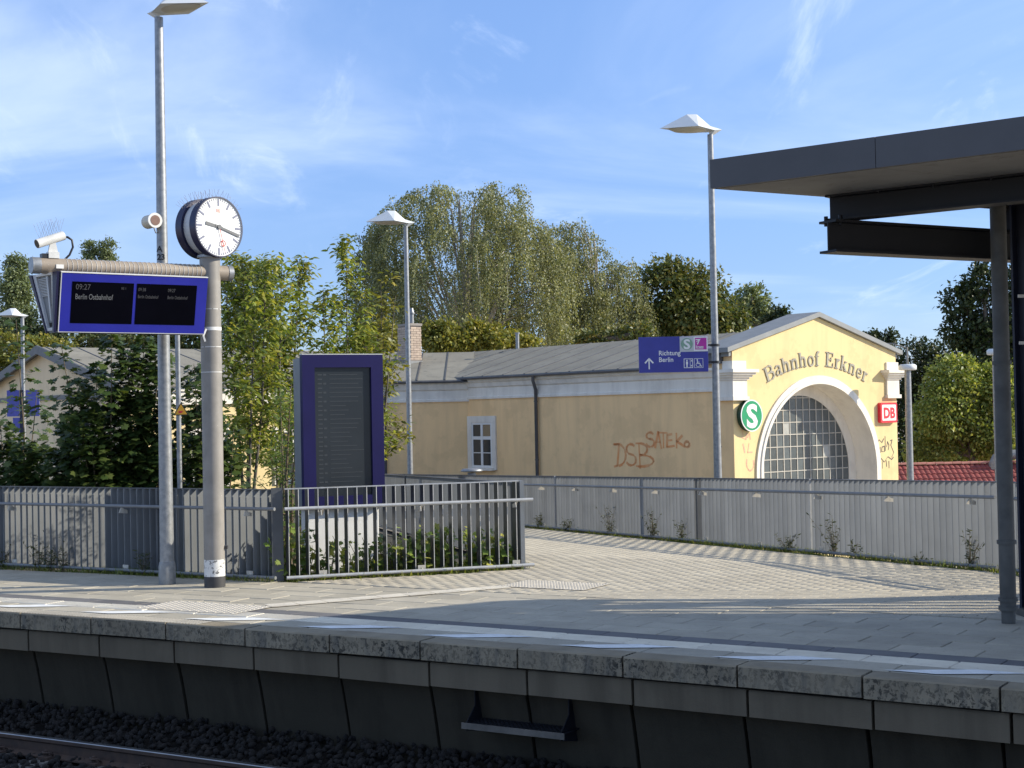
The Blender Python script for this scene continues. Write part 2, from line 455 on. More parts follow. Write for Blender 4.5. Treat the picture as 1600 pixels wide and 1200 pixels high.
L['poplar'] = leaf_mat('poplar leaf', [(0.105, 0.140, 0.061), (0.157, 0.194, 0.088), (0.229, 0.264, 0.131)], 0.25)
L['vine'] = leaf_mat('vine leaf', [(0.09, 0.15, 0.03), (0.17, 0.25, 0.05), (0.30, 0.36, 0.08), (0.48, 0.46, 0.11)], 0.4)
L['grass'] = leaf_mat('verge grass', [(0.10, 0.14, 0.03), (0.17, 0.21, 0.045), (0.26, 0.26, 0.08)], 0.4)
L['weed'] = leaf_mat('weed leaf', [(0.035, 0.05, 0.02), (0.06, 0.075, 0.026), (0.10, 0.105, 0.04)], 0.25)


# ------------------------------------------------------------------ object helpers
def tag(o, label=None, cat=None, group=None, kind=None):
    if label: o['label'] = label
    if cat: o['category'] = cat
    if group: o['group'] = group
    if kind: o['kind'] = kind
    return o


def empty(name, loc=(0, 0, 0), rotz=0.0, label=None, cat=None, group=None, kind=None):
    o = bpy.data.objects.new(name, None)
    o.empty_display_size = 0.2
    COL.objects.link(o)
    o.location = loc
    o.rotation_euler = (0, 0, rotz)
    return tag(o, label, cat, group, kind)


def link(name, me, mat=None, parent=None, loc=(0, 0, 0), rot=(0, 0, 0), kind=None):
    o = bpy.data.objects.new(name, me)
    COL.objects.link(o)
    if mat is not None and not me.materials:
        me.materials.append(mat)
    o.parent = parent
    o.location = loc
    o.rotation_euler = rot
    if kind: o['kind'] = kind
    return o


class MB:
    def __init__(s):
        s.v = []; s.f = []; s.mi = []; s.cur = 0; s.smooth = []

    def add(s, vs, fs, smooth=False):
        b = len(s.v)
        s.v += [tuple(v) for v in vs]
        for f in fs:
            s.f.append([i + b for i in f]); s.mi.append(s.cur); s.smooth.append(smooth)

    def box(s, c, d, ax=None):
        c = Vector(c)
        X, Y, Z = ax if ax else (Vector((1, 0, 0)), Vector((0, 1, 0)), Vector((0, 0, 1)))
        X, Y, Z = Vector(X), Vector(Y), Vector(Z)
        vs = [c + X * (a * d[0] / 2) + Y * (b * d[1] / 2) + Z * (e * d[2] / 2) for e in (-1, 1) for a, b in ((-1, -1), (1, -1), (1, 1), (-1, 1))]
        fs = [(3, 2, 1, 0), (4, 5, 6, 7), (0, 1, 5, 4), (1, 2, 6, 5), (2, 3, 7, 6), (3, 0, 4, 7)]
        if X.cross(Y).dot(Z) < 0: fs = [f[::-1] for f in fs]
        s.add(vs, fs)
        return s

    def span(s, x0, x1, y0, y1, z0, z1):
        return s.box(((x0 + x1) / 2, (y0 + y1) / 2, (z0 + z1) / 2), (x1 - x0, y1 - y0, z1 - z0))

    def prism(s, poly, a, b):
        """poly: list of 3D points; extruded by vector from poly+a to poly+b"""
        n = len(poly)
        a, b = Vector(a), Vector(b)
        vs = [Vector(p) + a for p in poly] + [Vector(p) + b for p in poly]
        s.add(vs, [list(range(n))[::-1], list(range(n, 2 * n))] + [(i, (i + 1) % n, n + (i + 1) % n, n + i) for i in range(n)])
        return s

    def tube(s, pts, r, n=10, cap=True, smooth=True):
        pts = [Vector(p) for p in pts]
        rs = r if isinstance(r, (list, tuple)) else [r] * len(pts)
        prev = None
        vs = []
        for i, p in enumerate(pts):
            t = (pts[min(i + 1, len(pts) - 1)] - pts[max(i - 1, 0)]).normalized()
            if prev is None:
                u = t.orthogonal().normalized()
            else:
                u = (prev - t * prev.dot(t)).normalized()
            prev = u
            w = t.cross(u)
            for k in range(n):
                a = 2 * PI * k / n
                vs.append(p + (u * math.cos(a) + w * math.sin(a)) * rs[i])
        fs = []
        for i in range(len(pts) - 1):
            for k in range(n):
                fs.append((i * n + k, i * n + (k + 1) % n, (i + 1) * n + (k + 1) % n, (i + 1) * n + k))
        s.add(vs, fs, smooth)
        if cap:
            b = len(pts) - 1
            s.add([vs[k] for k in range(n)], [list(range(n))[::-1]])
            s.add([vs[b * n + k] for k in range(n)], [list(range(n))])
        return s

    def cyl(s, c, r, h, n=24, axis=(0, 0, 1), r2=None):
        c = Vector(c); ax = Vector(axis).normalized()
        return s.tube([c, c + ax * h], [r, r2 if r2 is not None else r], n)

    def lathe(s, prof, n=20, c=(0, 0, 0)):
        vs = [(c[0] + r * math.cos(2 * PI * k / n), c[1] + r * math.sin(2 * PI * k / n), c[2] + z) for r, z in prof for k in range(n)]
        fs = [(i * n + k, i * n + (k + 1) % n, (i + 1) * n + (k + 1) % n, (i + 1) * n + k) for i in range(len(prof) - 1) for k in range(n)]
        s.add(vs, fs, True)
        return s

    def ribbon(s, pts, w, nrm, h=0.002, vary=False):
        """flat stroke of width w lying on a plane with normal nrm"""
        pts = [Vector(p) for p in pts]; nrm = Vector(nrm)
        for i in range(len(pts) - 1):
            d = pts[i + 1] - pts[i]
            if d.length < 1e-6: continue
            d.normalize()
            w_ = w * (0.55 + 0.9 * abs(math.sin(i * 2.3 + pts[0].x * 7 + pts[0].z * 11))) if vary else w
            q = nrm.cross(d) * (w_ / 2)
            e = d * (w * 0.3)
            s.add([pts[i] - e - q + nrm * h, pts[i + 1] + e - q + nrm * h, pts[i + 1] + e + q + nrm * h, pts[i] - e + q + nrm * h], [(0, 1, 2, 3)])
        return s

    def mesh(s, name, mats=None):
        me = bpy.data.meshes.new(name)
        me.from_pydata(s.v, [], s.f)
        if mats:
            for m in (mats if isinstance(mats, (list, tuple)) else [mats]): me.materials.append(m)
        me.polygons.foreach_set('material_index', s.mi)
        me.polygons.foreach_set('use_smooth', s.smooth)
        me.update()
        return me

    def build(s, name, mats, parent=None, loc=(0, 0, 0), rot=(0, 0, 0), kind=None):
        return link(name, s.mesh(name, mats), None, parent, loc, rot, kind)


def bevel(o, w=0.01, seg=2):
    md = o.modifiers.new('bevel', 'BEVEL')
    md.width = w; md.segments = seg; md.limit_method = 'ANGLE'; md.angle_limit = R(40)
    return o


def np_mesh(name, V, T, mat, parent=None, loc=(0, 0, 0), kind=None, smooth=False):
    me = bpy.data.meshes.new(name)
    me.vertices.add(len(V))
    me.vertices.foreach_set('co', np.ascontiguousarray(V, dtype=np.float32).ravel())
    me.loops.add(T.size)
    me.loops.foreach_set('vertex_index', np.ascontiguousarray(T, dtype=np.int32).ravel())
    me.polygons.add(len(T))
    me.polygons.foreach_set('loop_start', np.arange(0, T.size, 3, dtype=np.int32))
    me.update(calc_edges=True)
    me.materials.append(mat)
    return link(name, me, None, parent, loc, kind=kind)


def scatter(tmpl, pos, d, nrm, size):
    """copies of template (verts: x along leaf, y across, z up) -> V, T"""
    tv, tt = tmpl
    tv = np.asarray(tv, float); tt = np.asarray(tt, int)
    d = d / np.maximum(np.linalg.norm(d, axis=1, keepdims=True), 1e-9)
    sd_ = np.cross(nrm, d)
    sd_ /= np.maximum(np.linalg.norm(sd_, axis=1, keepdims=True), 1e-9)
    n2 = np.cross(d, sd_)
    size = np.broadcast_to(size, (len(pos),))
    V = pos[:, None, :] + size[:, None, None] * (tv[None, :, 0:1] * d[:, None] + tv[None, :, 1:2] * sd_[:, None] + tv[None, :, 2:3] * n2[:, None])
    T = tt[None] + (np.arange(len(pos)) * len(tv))[:, None, None]
    return V.reshape(-1, 3), T.reshape(-1, 3)


KITE = ([(0, 0, 0), (0.42, 0.32, 0.05), (1, 0, -0.08), (0.42, -0.32, 0.05)], [(0, 1, 2), (0, 2, 3)])
LANCE = ([(0, 0, 0), (0.35, 0.20, 0.05), (0.7, 0.15, 0.0), (1, 0, -0.12), (0.7, -0.15, 0.0), (0.35, -0.20, 0.05)], [(0, 1, 5), (1, 2, 4), (1, 4, 5), (2, 3, 4)])
SLIM = ([(0, 0, 0), (0.5, 0.12, 0.02), (1, 0, -0.05), (0.5, -0.12, 0.02)], [(0, 1, 2), (0, 2, 3)])
_ml = [(0, 0.06), (-0.05, 0.30), (0.18, 0.26), (0.30, 0.58), (0.45, 0.33), (0.62, 0.50), (0.68, 0.22), (1.0, 0.0)]
_mv = [(0.35, 0, 0.03)] + [(x, y, 0.02 - 0.12 * y * y) for x, y in _ml] + [(x, -y, 0.02 - 0.12 * y * y) for x, y in _ml[-2::-1]]
MAPLE = (_mv, [(0, i, i + 1) for i in range(1, len(_mv) - 1)])


def pinnate():
    vs, ts = [], []
    def add(x, y, ang, ln, droop):
        b = len(vs)
        c, s = math.cos(ang), math.sin(ang)
        for (a, q, z) in LANCE[0]:
            vs.append((x + (a * c - q * s) * ln, y + (a * s + q * c) * ln, z * ln - droop * a * ln - 0.35 * x * x))
        ts.extend([(i + b, j + b, k + b) for i, j, k in LANCE[1]])
    for i in range(4):
        x = 0.22 + i * 0.19
        for sg in (-1, 1):
            add(x, 0, sg * R(52), 0.36, 0.45)
    add(0.92, 0, 0, 0.36, 0.6)
    return vs, ts


PINNATE = pinnate()


def unit(n):
    v = rng.normal(size=(n, 3))
    return v / np.linalg.norm(v, axis=1, keepdims=True)


# pixel of the photograph -> point at depth Y (layout helper for things measured off the photo)
def ray(x, y):
    u, v = x - 800, y - 600
    a = u * math.cos(ROLL) - v * math.sin(ROLL)
    b = -u * math.sin(ROLL) - v * math.cos(ROLL)
    return a, 2300 * math.cos(PITCH) - b * math.sin(PITCH), 2300 * math.sin(PITCH) + b * math.cos(PITCH)


def at(x, y, Y):
    r = ray(x, y); t = Y / r[1]
    return Vector((r[0] * t, Y, EYE + r[2] * t))


# ------------------------------------------------------------------ platform frame: s along the edge, p away from it
TX, TY = 0.8601, -0.5101
NX, NY = 0.5101, 0.8601


def edge_off(s):
    return -0.004 * (s + 0.9) ** 2


def P(s, p, z=0.0):
    q = p + edge_off(s)
    return Vector((s * TX + q * NX, 12.53 + s * TY + q * NY, z))


def edge_ang(s):
    d = -0.008 * (s + 0.9)
    return math.atan2(TY + d * NY, TX + d * NX)


def pcoord(x, y):
    return x * NX + (y - 12.53) * NY


def scoord(x, y):
    return x * TX + (y - 12.53) * TY


def zground(x, y):
    return -0.0448 * max(0.0, pcoord(x, y) - 7.2)


# ------------------------------------------------------------------ ground
g = MB()
g.add([(-900, -300, -3.2), (900, -300, -3.2), (900, 1500, -3.2), (-900, 1500, -3.2)], [(0, 1, 2, 3)])
tag(g.build('ground', M['ground']), kind='structure')
# railway embankment that carries platform bed, path and planting
FA = Vector((5.81, 17.53)); FB = Vector((-3.2, 38.8))
FD = (FB - FA).normalized()
FN = Vector((FD.y, -FD.x))   # to the right of the fence
e = MB()
NS, NP = 34, 40
rows = []
for i in range(NS + 1):
    for j in range(NP + 1):
        s = -24 + i * (40 / NS)
        p = 0.5 + j * (30 / NP)
        v = P(s, p)
        q = Vector((v.x, v.y)) - FA
        over = q.dot(FN)
        if over > 0.7:
            v.x -= FN.x * (over - 0.7); v.y -= FN.y * (over - 0.7)
        rows.append((v.x, v.y, zground(v.x, v.y) - 0.075))
fs = [(i * (NP + 1) + j, (i + 1) * (NP + 1) + j, (i + 1) * (NP + 1) + j + 1, i * (NP + 1) + j + 1) for i in range(NS) for j in range(NP)]
e.add(rows, fs, True)
# sloping sides
a0 = FA - FD * 6 + FN * 0.7; a1 = FB + FD * 8 + FN * 0.7
e.add([(a0.x, a0.y, -0.08), (a0.x + FN.x * 5, a0.y + FN.y * 5, -3.25), (a1.x + FN.x * 5, a1.y + FN.y * 5, -3.25), (a1.x, a1.y, -0.7)], [(0, 1, 2, 3)])
tag(e.build('embankment', M['asphalt']), kind='structure')

# ------------------------------------------------------------------ platform with slabs
pl = MB()
ss = [-14 + i * 1.0 for i in range(29)]
top = [P(s, 0.02, -0.07) for s in ss] + [P(s, 3.3, -0.07) for s in reversed(ss)]
n = len(ss)
vs = [P(s, 0.05, -0.06) for s in ss] + [P(s, 3.32, -0.06) for s in ss]
pl.add(vs, [(i, i + 1, n + i + 1, n + i) for i in range(n - 1)])
M['joint_dark'] = surf('dark slab joint', (0.07, 0.062, 0.052), (0.045, 0.04, 0.034), 8, 0.95)
platform = tag(pl.build('platform', M['joint_dark']), kind='structure')


def chamfer_box(lx, ly, h, c=0.006):
    m = MB()
    x, y = lx / 2, ly / 2
    b = [(-x, -y, -h), (x, -y, -h), (x, y, -h), (-x, y, -h)]
    t = [(-x, -y, -c), (x, -y, -c), (x, y, -c), (-x, y, -c)]
    u = [(-x + c, -y + c, 0), (x - c, -y + c, 0), (x - c, y - c, 0), (-x + c, y - c, 0)]
    m.add(b + t + u, [(8, 9, 10, 11)] + [(i, (i + 1) % 4, 4 + (i + 1) % 4, 4 + i) for i in range(4)] + [(4 + i, 4 + (i + 1) % 4, 8 + (i + 1) % 4, 8 + i) for i in range(4)])
    return m


def put(me, name, s, p, parent, z=0.0, tilt=0.0):
    o = bpy.data.objects.new(name, me)
    COL.objects.link(o)
    o.parent = parent
    o.location = P(s, p, z)
    o.rotation_euler = (rnd.uniform(-tilt, tilt), rnd.uniform(-tilt, tilt), edge_ang(s))
    return o


GAP = 0.010
SLAB_L = 0.70
me_slab = chamfer_box(SLAB_L - GAP, 0.35 - GAP, 0.06).mesh('slab', M['slab'])
me_row1 = chamfer_box(SLAB_L - GAP, 0.35 - GAP, 0.06).mesh('slab', M['slab'])
me_dark = chamfer_box(SLAB_L - GAP, 0.25 - GAP, 0.06).mesh('slab', M['slab_dark'])
ml = chamfer_box(SLAB_L - GAP, 0.31 - GAP, 0.06)
for k in range(8):                       # guide ribs on the tactile strip
    y = -0.125 + k * 0.0357
    ml.span(-SLAB_L / 2 + 0.012, SLAB_L / 2 - 0.012, y - 0.007, y + 0.007, 0, 0.004)
me_light = ml.mesh('slab', M['slab_light'])
prow = [(0.27, 0.35, me_row1), (0.62, 0.31, me_light), (0.93, 0.25, me_dark)] + [(1.18 + 0.35 * i, 0.35, me_slab) for i in range(6)]
for r, (p0, w, me) in enumerate(prow):
    off = (r % 2) * SLAB_L / 2 + rnd.uniform(-0.05, 0.05)
    k0 = int(-10.6 / SLAB_L)
    for k in range(k0, int(6.6 / SLAB_L) + 1):
        s = k * SLAB_L + off
        put(me, 'paving_slab', s, p0 + w / 2, platform, rnd.uniform(-0.002, 0.002), 0.003)
# rest of the platform beyond the picture: one joined part
rest = MB()
for r, (p0, w, me) in enumerate(prow):
    for k in list(range(-20, -15)) + list(range(10, 20)):
        s = k * SLAB_L + 0.2
        c = P(s, p0 + w / 2, -0.03)
        a = edge_ang(s)
        rest.box(c, (SLAB_L - GAP, w - GAP, 0.06), (Vector((math.cos(a), math.sin(a), 0)), Vector((-math.sin(a), math.cos(a), 0)), Vector((0, 0, 1))))
rest.build('paving_slab', M['slab'], platform, kind='stuff')

# coping stones, edge beams, wall panels
cop = MB()
prof = [(0.0, -0.165), (0.0, -0.012), (0.012, 0.0), (0.262, 0.0), (0.262, -0.165)]
cop.prism([(-0.491, y, z) for y, z in prof][::-1], (0, 0, 0), (0.982, 0, 0))
me_cop = cop.mesh('coping_stone', M['coping'])
bm_ = MB()
bm_.prism([(-0.488, y, z) for y, z in [(0.055, -0.40), (0.05, -0.20), (0.06, -0.19), (0.30, -0.19), (0.30, -0.40)]][::-1], (0, 0, 0), (0.976, 0, 0))
me_beam = bm_.mesh('edge_beam', M['beam'])
wp = MB()
prof = [(0.22, -0.40), (0.275, -0.60), (0.325, -0.82), (0.37, -1.05), (0.42, -1.35), (0.62, -1.35), (0.62, -0.40)]
wp.prism([(-0.485, y, z) for y, z in prof], (0, 0, 0), (0.97, 0, 0))
me_wall = wp.mesh('wall_panel', M['wallpanel'])
back = MB()
for k in range(-14, 16):
    s0, s1 = k, k + 1
    back.add([P(s0, 0.30, -0.15), P(s1, 0.30, -0.15), P(s1, 0.5, -1.4), P(s0, 0.5, -1.4)], [(0, 1, 2, 3)])
back.build('joint_filler', M['joint'], platform)
for k in range(-11, 13):
    s = 0.5 + k
    put(me_cop, 'coping_stone', s, 0, platform, rnd.uniform(-0.004, 0.004), 0.0015)
    put(me_beam, 'edge_beam', s + 0.06, 0, platform, rnd.uniform(-0.004, 0.004), 0.002)
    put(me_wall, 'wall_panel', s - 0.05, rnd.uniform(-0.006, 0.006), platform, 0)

# painted hatch strokes between coping and tactile strip
def mark(pts, name='hatch_mark'):
    m = MB()
    m.add([P(s, p, 0.006) for s, p in pts], [tuple(range(len(pts)))])
    o = m.build(name, M['mark_white'], platform)
    return o


for k in range(-7, 4):
    s = 1.66 + k * 1.42
    mark([(s, 0.285), (s + 0.40, 0.285), (s + 1.02, 0.605), (s + 0.62, 0.605)])
# ribbed anti slip band on the sunlit coping at the left end
rb = MB()
for k in range(150):
    s = -9.6 + k * 0.04
    rb.add([P(s, 0.03, 0.003), P(s + 0.02, 0.03, 0.003), P(s + 0.02, 0.25, 0.003), P(s, 0.25, 0.003)], [(0, 1, 2, 3)])
    rb.add([P(s, 0.03, 0.0), P(s + 0.02, 0.03, 0.0), P(s + 0.02, 0.03, 0.003), P(s, 0.03, 0.003)], [(0, 1, 2, 3)])
rb.build('ribbed_band', M['slab_light'], platform, kind='stuff')

# tactile guide strip and bump fields across the platform
def domes(m, s0, s1, p0, p1, step=0.066):
    i = 0
    s = s0
    while s < s1:
        p = p0 + (step / 2 if i % 2 else 0)
        while p < p1:
            c = P(s, p, 0.007)
            ring = [(c.x + 0.021 * math.cos(a), c.y + 0.021 * math.sin(a), 0.007) for a in [k * PI / 3 for k in range(6)]]
            tp = [(c.x + 0.012 * math.cos(a), c.y + 0.012 * math.sin(a), 0.014) for a in [k * PI / 3 for k in range(6)]]
            m.add(ring + tp, [(6, 7, 8, 9, 10, 11)] + [(k, (k + 1) % 6, 6 + (k + 1) % 6, 6 + k) for k in range(6)])
            p += step
        s += step * 0.87
        i += 1


path = None
tac = MB()
def quad_sp(m, pts, z=0.007):
    m.add([P(s, p, z) for s, p in pts], [(0, 1, 2, 3)])
quad_sp(tac, [(-5.1, 0.72), (-3.75, 0.72), (-3.75, 1.36), (-5.1, 1.36)])
domes(tac, -5.07, -3.76, 0.75, 1.34)
M['bump'] = surf('tactile bump slab', (0.54, 0.49, 0.41), (0.46, 0.42, 0.35), 3, 0.75)
tac.build('tactile_bump_field', M['bump'], platform, kind='stuff')
tb = MB()
quad_sp(tb, [(-2.45, 3.75), (-1.35, 3.75), (-1.35, 4.4), (-2.45, 4.4)])
domes(tb, -2.42, -1.36, 3.78, 4.38)
tb.build('tactile_bump_field', M['bump'], platform, kind='stuff')
for k in range(9):
    f0, f1 = k / 9 + 0.002, (k + 1) / 9 - 0.002
    a = (-3.85, 1.36); b = (-2.35, 3.76)
    dl = math.hypot(b[0] - a[0], b[1] - a[1])
    px, pp = -(b[1] - a[1]) / dl * 0.13, (b[0] - a[0]) / dl * 0.13
    A = (a[0] + (b[0] - a[0]) * f0, a[1] + (b[1] - a[1]) * f0)
    B = (a[0] + (b[0] - a[0]) * f1, a[1] + (b[1] - a[1]) * f1)
    m = MB()
    quad_sp(m, [(A[0] - px, A[1] - pp), (B[0] - px, B[1] - pp), (B[0] + px, B[1] + pp), (A[0] + px, A[1] + pp)], 0.0065)
    for q in (-0.75, -0.45, -0.15, 0.15, 0.45, 0.75):
        w = 0.08
        m.add([P(A[0] + px * (q - w), A[1] + pp * (q - w), 0.011), P(B[0] + px * (q - w), B[1] + pp * (q - w), 0.011), P(B[0] + px * (q + w), B[1] + pp * (q + w), 0.011), P(A[0] + px * (q + w), A[1] + pp * (q + w), 0.011)], [(0, 1, 2, 3)])
    m.build('guide_slab', M['slab_light'], platform)

# ------------------------------------------------------------------ brick path
NB0 = Vector((-2.86, 18.0)); NB1 = Vector((0.05, 18.96))      # near railing, second leg
ND = Vector((-3.9, 35.0))                                      # inner railing runs back to here
def in_path(x, y):
    if pcoord(x, y) < 3.30: return False
    q = Vector((x, y)) - FA
    if q.dot(FN) > -0.18: return False
    if q.dot(FD) > 22: return False
    # left of inner railing / behind near railing
    d = ND - NB1; e_ = Vector((x, y)) - NB1
    past = e_.dot(d) > 0
    if past and d.x * e_.y - d.y * e_.x > -0.12 * d.length: return False
    d = NB1 - NB0; e_ = Vector((x, y)) - NB0
    if not past and e_.dot(Vector((-d.y, d.x)).normalized()) > -0.16 and x < NB1.x + 0.02: return False
    return x < 12


pm = MB()
bx_, by_ = 0.215, 0.108
spots = []
ang = math.atan2(TY, TX) + R(4)
ca, sa = math.cos(ang), math.sin(ang)
for j in range(0, 210):
    for i in range(-45, 75):
        u = i * bx_ + (j % 2) * bx_ / 2 - 3.0
        v = 3.3 + 0.054 + j * by_
        x = u * TX + v * NX; y = 12.53 + u * TY + v * NY
        if in_path(x, y): spots.append((x, y))
pb = MB()
pv = [P(-5.8, 3.30), P(9.5, 3.30)]
outline = []
xs = np.linspace(0, 1, 24)
Lp = [P(-5.2, 3.3, 0)] + [Vector((NB0.x, NB0.y, 0)) * (1 - t) + Vector((NB1.x, NB1.y, 0)) * t for t in (0.05, 1)] + [Vector((NB1.x, NB1.y, 0)) * (1 - t) + Vector((ND.x, ND.y, 0)) * t for t in np.linspace(0.05, 1, 20)]
Rp0 = [P(9.0, 3.3, 0), P(9.0, 4.5, 0), Vector((FA.x - FD.x * 1.5, FA.y - FD.y * 1.5, 0))] + [Vector((FA.x, FA.y, 0)) * (1 - t) + Vector((FB.x, FB.y, 0)) * t for t in np.linspace(0, 0.86, 20)]
m = min(len(Lp), len(Rp0))
Lp, Rp0 = Lp[:m], Rp0[:m]
KX = 10
for k in range(m):
    for q in range(KX + 1):
        c = Lp[k].lerp(Rp0[k], q / KX)
        pb.v.append((c.x, c.y, zground(c.x, c.y) - 0.028))
for k in range(m - 1):
    for q in range(KX):
        a = k * (KX + 1) + q
        pb.f.append([a, a + 1, a + KX + 2, a + KX + 1]); pb.mi.append(0); pb.smooth.append(False)
path = tag(pb.build('path', M['joint']), kind='structure')
me_pav = chamfer_box(bx_ - 0.005, by_ - 0.005, 0.05, 0.0015).mesh('paving_brick', M['paver'])
spots.sort(key=lambda q: q[0] ** 2 + q[1] ** 2 + (400 if abs(q[0] / q[1]) > 0.36 else 0))
for (x, y) in spots[:290]:
    o = bpy.data.objects.new('paving_brick', me_pav)
    COL.objects.link(o); o.parent = path
    o.location = (x, y, zground(x, y) + rnd.uniform(-0.0012, 0.001))
    o.rotation_euler = (rnd.uniform(-.003, .003), rnd.uniform(-.003, .003), math.atan2(TY, TX) + rnd.uniform(-.006, .006))
cb_ = chamfer_box(bx_ - 0.005, by_ - 0.005, 0.04, 0.0015)
tv = np.array(cb_.v)
sp = np.array(spots[290:])
a0_ = math.atan2(TY, TX)
rot = np.array([[math.cos(a0_), -math.sin(a0_)], [math.sin(a0_), math.cos(a0_)]])
txy = tv[:, :2] @ rot.T
zs = np.array([zground(x, y) for x, y in sp]) + rng.uniform(-0.0012, 0.001, len(sp))
V = np.concatenate([sp[:, None, :] + txy[None], (zs[:, None] + tv[None, :, 2])[:, :, None]], axis=2).reshape(-1, 3)
quads = [f for f in cb_.f]
T = np.array([(f[0], f[1], f[2]) for f in quads] + [(f[0], f[2], f[3]) for f in quads])
T = (T[None] + (np.arange(len(sp)) * len(tv))[:, None, None]).reshape(-1, 3)
np_mesh('paving_brick', V, T, M['paver_stuff'], path, kind='stuff')

# ------------------------------------------------------------------ track
RZ = -0.96
bed = MB()
for k in range(-24, 24):
    bed.add([P(k, 0.62, -1.18), P(k, -9, -1.18), P(k + 1, -9, -1.18), P(k + 1, 0.62, -1.18)], [(0, 1, 2, 3)])
tag(bed.build('track_bed', M['ballast']), kind='structure')
# ballast stones
nst = 7500
st_s = rng.uniform(-8.5, 3.5, nst); st_p = rng.uniform(-2.6, 0.45, nst)
ico = bmesh.new(); bmesh.ops.create_icosphere(ico, subdivisions=1, radius=1.0)
iv = np.array([v.co[:] for v in ico.verts]); it = np.array([[v.index for v in f.verts] for f in ico.faces]); ico.free()
posn = np.array([P(a, b)[:] for a, b in zip(st_s, st_p)])
bank = np.clip((st_p + 0.55) / 0.9, 0, 1)
posn[:, 2] = -1.155 + bank * 0.11 + rng.uniform(-0.015, 0.035, nst)
sc = rng.uniform(0.016, 0.048, (nst, 1, 3)) * rng.uniform(0.75, 1.25, (nst, 12, 3))[:, :len(iv)]
d1 = unit(nst); d2 = unit(nst)
d2 = np.cross(d1, d2); d2 /= np.linalg.norm(d2, axis=1, keepdims=True); d3 = np.cross(d1, d2)
q = iv[None] * sc
V = posn[:, None] + q[..., 0:1] * d1[:, None] + q[..., 1:2] * d2[:, None] + q[..., 2:3] * d3[:, None]
T = (it[None] + (np.arange(nst) * len(iv))[:, None, None]).reshape(-1, 3)
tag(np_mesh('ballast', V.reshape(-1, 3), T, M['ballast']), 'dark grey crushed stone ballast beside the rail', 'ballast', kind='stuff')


def rail(p, label):
    base = P(-6, p, RZ - 0.172)
    root = empty('rail', base, 0, label, 'rail', 'running rails of the track')
    head = [(-0.036, 0), (-0.036, -0.03), (-0.01, -0.05), (-0.009, -0.13), (-0.07, -0.16), (-0.07, -0.172), (0.07, -0.172), (0.07, -0.16), (0.009, -0.13), (0.01, -0.05), (0.036, -0.03), (0.036, 0), (0.028, 0.006), (-0.028, 0.006)]
    m = MB()
    nn = len(head)
    sts = [-14 + 0.8 * i for i in range(36)]
    for s in sts:
        for y, z in head:
            m.v.append(tuple(P(s, p + y, RZ - 0.006 + z) - base))
    for i in range(len(sts) - 1):
        for k in range(nn):
            k2 = (k + 1) % nn
            m.f.append([i * nn + k, i * nn + k2, (i + 1) * nn + k2, (i + 1) * nn + k])
            m.mi.append(1 if k in (11, 12, 13) else 0); m.smooth.append(False)
    m.build('rail_body', [M['rail_side'], M['rail_top']], root)
    return root


rail(-1.05, 'rusty rail with a shiny running surface next to the platform wall')
rail(-2.555, 'second rail of the track, farther from the platform wall')
slp = None
for k in range(-12, 6):
    s = k * 0.6 - 0.18
    if slp is None:
        m = MB()
        m.prism([(-0.15, 0, 0), (0.15, 0, 0), (0.11, 0, 0.2), (-0.11, 0, 0.2)], (0, -1.3, 0), (0, 1.3, 0))
        slp = m.mesh('sleeper', M['sleeper'])
        c = MB()
        for y in (-0.753, 0.753):
            for sg in (-1, 1):
                c.box((0, y + sg * 0.12, 0.215), (0.12, 0.07, 0.03))
                c.tube([(0.03, y + sg * 0.05, 0.23), (0.05, y + sg * 0.1, 0.262), (0.0, y + sg * 0.14, 0.262), (-0.05, y + sg * 0.1, 0.262), (-0.03, y + sg * 0.05, 0.23)], 0.01, 6)
                c.cyl((0, y + sg * 0.11, 0.2), 0.016, 0.085, 8)
        clip = c.mesh('rail_clip', M['rail_side'])
    root = empty('sleeper', P(s, -1.8, -1.332), edge_ang(s), 'grey concrete sleeper with rusty rail clips in the ballast', 'sleeper', 'sleepers of the track')
    link('beam', slp, None, root)
    link('rail_clip', clip, None, root, kind='stuff')

# folding step hung under the platform edge
sr = empty('platform_step', P(-0.08, 0.2, -0.42), edge_ang(0), 'dark metal service step hung under the platform edge', 'step')
for x in (-0.47, 0.47):
    m = MB()
    m.prism([(x, 0.18, 0.0), (x, -0.02, 0.0), (x, -0.02, -0.14), (x, -0.17, -0.27), (x, -0.17, -0.33), (x, 0.18, -0.40)], (-0.004, 0, 0), (0.004, 0, 0))
    m.build('side_plate', M['steel_dark'], sr)
m = MB()
m.span(-0.51, 0.51, -0.17, 0.16, -0.276, -0.268)
for k in range(22):
    for j in range(5):
        m.cyl((-0.45 + k * 0.043, -0.12 + j * 0.055, -0.269), 0.012, 0.006, 6)
m.build('tread', M['steel_dark'], sr, kind='stuff')
m = MB(); m.span(-0.51, 0.51, -0.182, -0.170, -0.315, -0.262)
m.build('front_lip', M['sleeper'], sr)

# ------------------------------------------------------------------ canopy over the platform (right)
CT = Vector((0.870, 0.493, 0)).normalized()      # across
CL = Vector((0.790, -0.613, 0)).normalized()     # along
C0 = Vector((1.757, 12.70, 3.905))
CLEN = 10.0


def a_far(b): return 7.15 + 0.8125 * b


SLOT = 1.75

can = empty('platform_canopy', C0 + CT * 2.35 + CL * 0.8 - Vector((0, 0, 3.905)), 0, 'dark flat roofed platform canopy on steel columns', 'canopy')
can0 = can.location.copy()


def cp(a, b, z):
    return C0 + CT * a + CL * b + Vector((0, 0, z)) - can0


